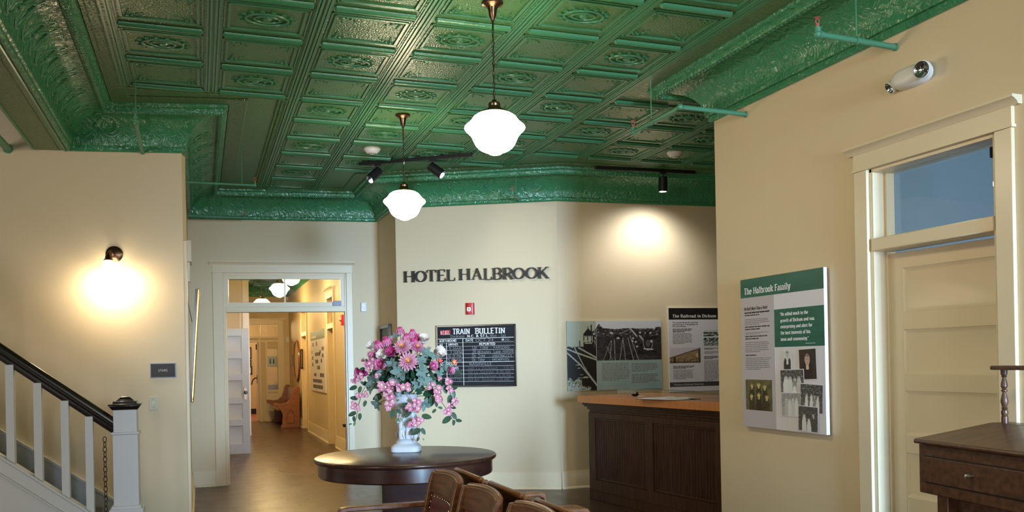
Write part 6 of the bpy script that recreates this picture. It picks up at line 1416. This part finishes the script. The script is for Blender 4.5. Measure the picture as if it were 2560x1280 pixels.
mb = MB(); mb.tube([(-.30, -.006, .12), (-.30, -.006, .30), (-.27, -.006, .38), (-.215, -.006, .43), (-.16, -.006, .38), (-.13, -.006, .30), (-.13, -.006, .12)], .010, 6); mb.tube([(-.30, -.006, .12), (-.13, -.006, .12)], .01, 6); mb.lathe([(.0, 0), (.03, 0), (.03, .01), (0, .012)], (0, 0, 0), 12) if False else None; mb.ball((-.52, -.004, .54), .028, 10, (1, .5, 1)); mb.obj('carved_arch', 'pew', t)
# grey panelled door standing open into the hall
p0_ = PZ(569, 1137, 0); p1_ = PZ(627, 1135, 0)
dW = .86; gx1 = p1_.x; gy = 14.88
t = thing('panelled_door', 'grey-white panelled door standing open in the hall behind the doorway', 'door', (gx1-dW, gy, .01), 0)
lf = panel_door('door_leaf', dW, 2.05, [(.16, .46), (.56, .82), (.92, 1.20), (1.30, 1.56), (1.66, 1.93)], 'doorgrey', t)
MB().box((dW-.09, -.008, .88), (dW-.035, 0, 1.08)).obj('lock_plate', 'bronze', t, bev=.002); mb = MB(); mb.T = Matrix.Translation((dW-.062, -.008, 1.0)) @ Matrix.Rotation(pi/2, 4, 'X'); mb.lathe([(0, 0), (.012, 0), (.012, .025), (.026, .035), (.03, .05), (.02, .062), (0, .064)], n=14); mb.obj('door_knob', 'rail', t)
# history poster on the hall wall
def CW(px, py, off=-.02): return wC.at(px, py, off)
q = [CW(776, 829), CW(811, 822), CW(776, 975), CW(811, 981)]; x0, x1 = q[0][0], q[1][0]; z1 = (q[0][1]+q[1][1])/2; z0 = (q[2][1]+q[3][1])/2; cx_, cz_ = (x0+x1)/2, (z0+z1)/2; hw, hh = (x1-x0)/2, (z1-z0)/2
t = thing('hall_poster', 'tall pale poster with green header and small picture grid on the hall wall', 'poster', wC.pt(cx_, 0, cz_), wC.rz)
MB().box((-hw, -.02, -hh), (hw, 0, hh)).obj('board', 'paper', t, smooth=0); MB().box((-hw, -.022, hh*.70), (hw, -.02, hh)).obj('header_band', 'pgreen', t, smooth=0)
mb = MB(); greek(mb, -hw*.9, hw*.3, hh*.76, hh*.86, 1, rr_, .8, 0, -.023, -.022); mb.obj('title_text', 'textw', t, smooth=0)
mb = MB(); rn = random.Random(5)
for (u, v, w_, h_) in ((-.7, .55, .2, .12), (-.2, .56, .2, .14), (.6, .38, .3, .12), (-.35, .22, .75, .11), (.6, .16, .25, .12), (-.8, .1, .2, .12), (-.85, .3, .1, .1), (.3, .28, .2, .1), (-.3, -.02, .4, .12), (.45, -.0, .2, .12), (-.8, -.12, .2, .12), (-.05, -.22, .4, .12), (-.55, -.46, .35, .1), (.3, -.46, .55, .12), (-.72, -.66, 1.3, .11), (-.72, -.85, 1.4, .12)):
    a, b = u*hw, v*hh; w2 = w_*hw; h2 = h_*hh; n = max(1, int(w_/.11))
    for k in range(n): mb.box((a+w2*k/n, -.0215, b-h2/2), (a+w2*(k+.8)/n, -.02, b+h2/2))
mb.obj('picture_grid', 'pdark', t, smooth=0)
# narrow items on the far part of the hall wall, all seen edge-on
def edgeframe(name, label, cat, pxa, pxb, pya, pyb, m, mi='pdark', th=.03, oval=False):
    a = CW(pxa, (pya+pyb)/2, -th); b = CW(pxb, (pya+pyb)/2, -th); z1 = CW((pxa+pxb)/2, pya, -th)[1]; z0 = CW((pxa+pxb)/2, pyb, -th)[1]; cx_, cz_ = (a[0]+b[0])/2, (z0+z1)/2; hw, hh = max(.12, abs(b[0]-a[0])/2), (z1-z0)/2
    t = thing(name, label, cat, wC.pt(cx_, 0, cz_), wC.rz, None)
    if oval:
        mb = MB(); pts = [(hw*sin(2*pi*k/24), -th*.5, hh*cos(2*pi*k/24)) for k in range(24)]; mb.tube(pts, th*.6, 8, closed=True); mb.obj('frame', m, t); mb = MB(); mb.prism([(hw*sin(2*pi*k/24), hh*cos(2*pi*k/24)) for k in range(24)], -th*.5, -.001, 'y'); mb.obj('face', mi, t, smooth=0)
    else:
        mb = MB(); 
        for r in ((-hw, -hh, -hw+.03, hh), (hw-.03, -hh, hw, hh), (-hw, hh-.03, hw, hh), (-hw, -hh, hw, -hh+.03)): mb.box((r[0], -th, r[1]), (r[2], 0, r[3]))
        mb.obj('frame', m, t, smooth=0); MB().box((-hw+.02, -th*.5, -hh+.02), (hw-.02, -.002, hh-.02)).obj('face', mi, t, smooth=0)
edgeframe('oval_picture', 'tall oval wood-framed picture on the hall wall above the pew', 'picture', 734, 746, 852, 951, 'pew', 'wall', .045, True)
edgeframe('picture_frame', 'narrow black framed picture between the oval picture and the hall door', 'picture', 750, 754, 873, 922, 'black')
edgeframe('picture_frame', 'small grey framed picture on the hall wall at the farthest end', 'picture', 729, 733, 888, 916, 'steel')
ax_, az_ = CW(857, 800); t = thing('fire_alarm', 'red fire alarm seen from the side on the hall wall, through the doorway', 'fire alarm', wC.pt(ax_, 0, az_), wC.rz); MB().box((-.06, -.05, -.085), (.06, 0, .085)).obj('housing', 'red', t, bev=.008); MB().ball((0, -.055, .0), .03, 10, (1, .7, 1)).obj('strobe_lens', 'chrome', t)
# dark post at the right jamb
pp = PZ(862, 1136, 0); t = thing('hat_stand', 'dark slender stand just inside the right jamb of the hall doorway', 'stand', (1.86, 11.75, 0)); 
MB().tube([(0, 0, .02), (0, 0, .62)], .028, 10).obj('pole', 'black', t); MB().box((-.06, -.05, .60), (.04, .05, .64)).obj('collar', 'black', t, bev=.004); MB().tube([(0, 0, .62), (.0, 0, .95), (.02, 0, 1.0), (.06, 0, 1.03)], .018, 10).obj('curved_top', 'black', t); MB().lathe([(0, 0), (.12, 0), (.12, .02), (.03, .04)], n=20).obj('base', 'black', t)
# things seen through the end wall
def FB(px, py, y=26.95): d = ray(px, py); return EYEV+d*(y/d.y)
def lobbypic(px0, px1, py0, py1, label):
    a, b = FB(px0, py1), FB(px1, py0); t = thing('picture_frame', label, 'picture', ((a.x+b.x)/2, 26.99, (a.z+b.z)/2)); hw, hh = (b.x-a.x)/2, (b.z-a.z)/2; mb = MB()
    for r in ((-hw, -hh, -hw+.03, hh), (hw-.03, -hh, hw, hh), (-hw, hh-.03, hw, hh), (-hw, -hh, hw, -hh+.03)): mb.box((r[0], -.03, r[1]), (r[2], 0, r[3]))
    mb.obj('frame', 'black', t, smooth=0); MB().box((-hw+.02, -.015, -hh+.02), (hw-.02, 0, hh-.02)).obj('mat_board', 'paper', t, smooth=0); MB().box((-hw*.5, -.018, -hh*.5), (hw*.5, -.014, hh*.5)).obj('print', 'pdark', t, smooth=0)
lobbypic(610, 628, 868, 897, 'top one of three black framed pictures in the far lobby'); lobbypic(610, 628, 899, 913, 'middle one of three black framed pictures in the far lobby'); lobbypic(610, 630, 915, 936, 'bottom one of three black framed pictures in the far lobby')
# open lobby door leaf with lever
a = EN(641, 1000); xw_ = wN.pt(a[0], 0, 0).x; t = thing('lobby_door', 'yellow lobby door standing open, black lever handle on its edge', 'door', (.5+xd1-.03, 23.47, 0)); MB().box((0, 0, .01), (.04, .85, zd)).obj('door_leaf', 'trim', t, smooth=0)
MB().box((-.012, .06, .98), (0, .12, 1.2)).obj('lock_plate', 'black', t, smooth=0); mb = MB(); mb.tube([(-.01, .09, 1.12), (-.06, .09, 1.12), (-.12, .14, 1.06), (-.14, .2, .95)], .015, 8); mb.obj('lever_handle', 'black', t); mb = MB(); mb.box((-.03, .02, 1.86), (.0, .08, 2.0)); mb.obj('door_closer', 'black', t, smooth=0)
p = FB(682, 973, 25.5); t = thing('drinking_fountain', 'grey drinking fountain seen through the side light at the hall end', 'drinking fountain', (p.x, 25.5, 0)); MB().box((-.25, -.2, .72), (.25, .2, .90)).obj('basin', 'steel', t, bev=.02); MB().box((-.1, -.05, 0), (.1, .2, .72)).obj('pedestal', 'plastic', t, smooth=0); MB().tube([(.1, 0, .9), (.1, 0, .95), (.06, 0, .97)], .01, 8).obj('spout', 'chrome', t)
p = FB(680, 903); t = thing('restroom_sign', 'small pale blue sign on the lobby wall behind the side light', 'sign', (p.x, 26.99, p.z)); MB().box((-.13, -.012, -.15), (.13, 0, .15)).obj('plate', 'pblue', t, smooth=0); mb = MB()
for s in (-1, 1): mb.ball((s*.05, -.014, .06), .02, 8, (1, .3, 1)); mb.box((s*.05-.022, -.016, -.08), (s*.05+.022, -.012, .035))
mb.obj('pictograms', 'pdark', t, smooth=0)
x, z = EN(719, 849); t = thing('wall_sensor', 'small cream wall sensor at the far end of the hall', 'wall sensor', wN.pt(x, 0, z), wN.rz); MB().box((-.04, -.03, -.07), (.04, 0, .07)).obj('case', 'plastic', t, bev=.004)
p = PD(2500, 458, 6.2); t = thing('side_room_lamp', 'tiny glowing lamp glimpsed through the right transom', 'lamp', p); MB().ball((0, 0, 0), .045, 14, (1, 1, 1.1)).obj('globe', 'bulb', t); MB().tube([(0, 0, .04), (0, 0, 3.56-p.z)], .008, 8).obj('rod', 'black', t)
p = PD(2497, 374, 5.6); t = thing('ceiling_speaker', 'dark fixture in the corner of the side room behind the transom', 'fixture', p); MB().box((-.04, -.04, -.05), (.05, .04, .05)).obj('housing', 'black', t, bev=.01); MB().tube([(0, 0, .04), (0, 0, 3.56-p.z)], .02, 8).obj('bracket', 'black', t)
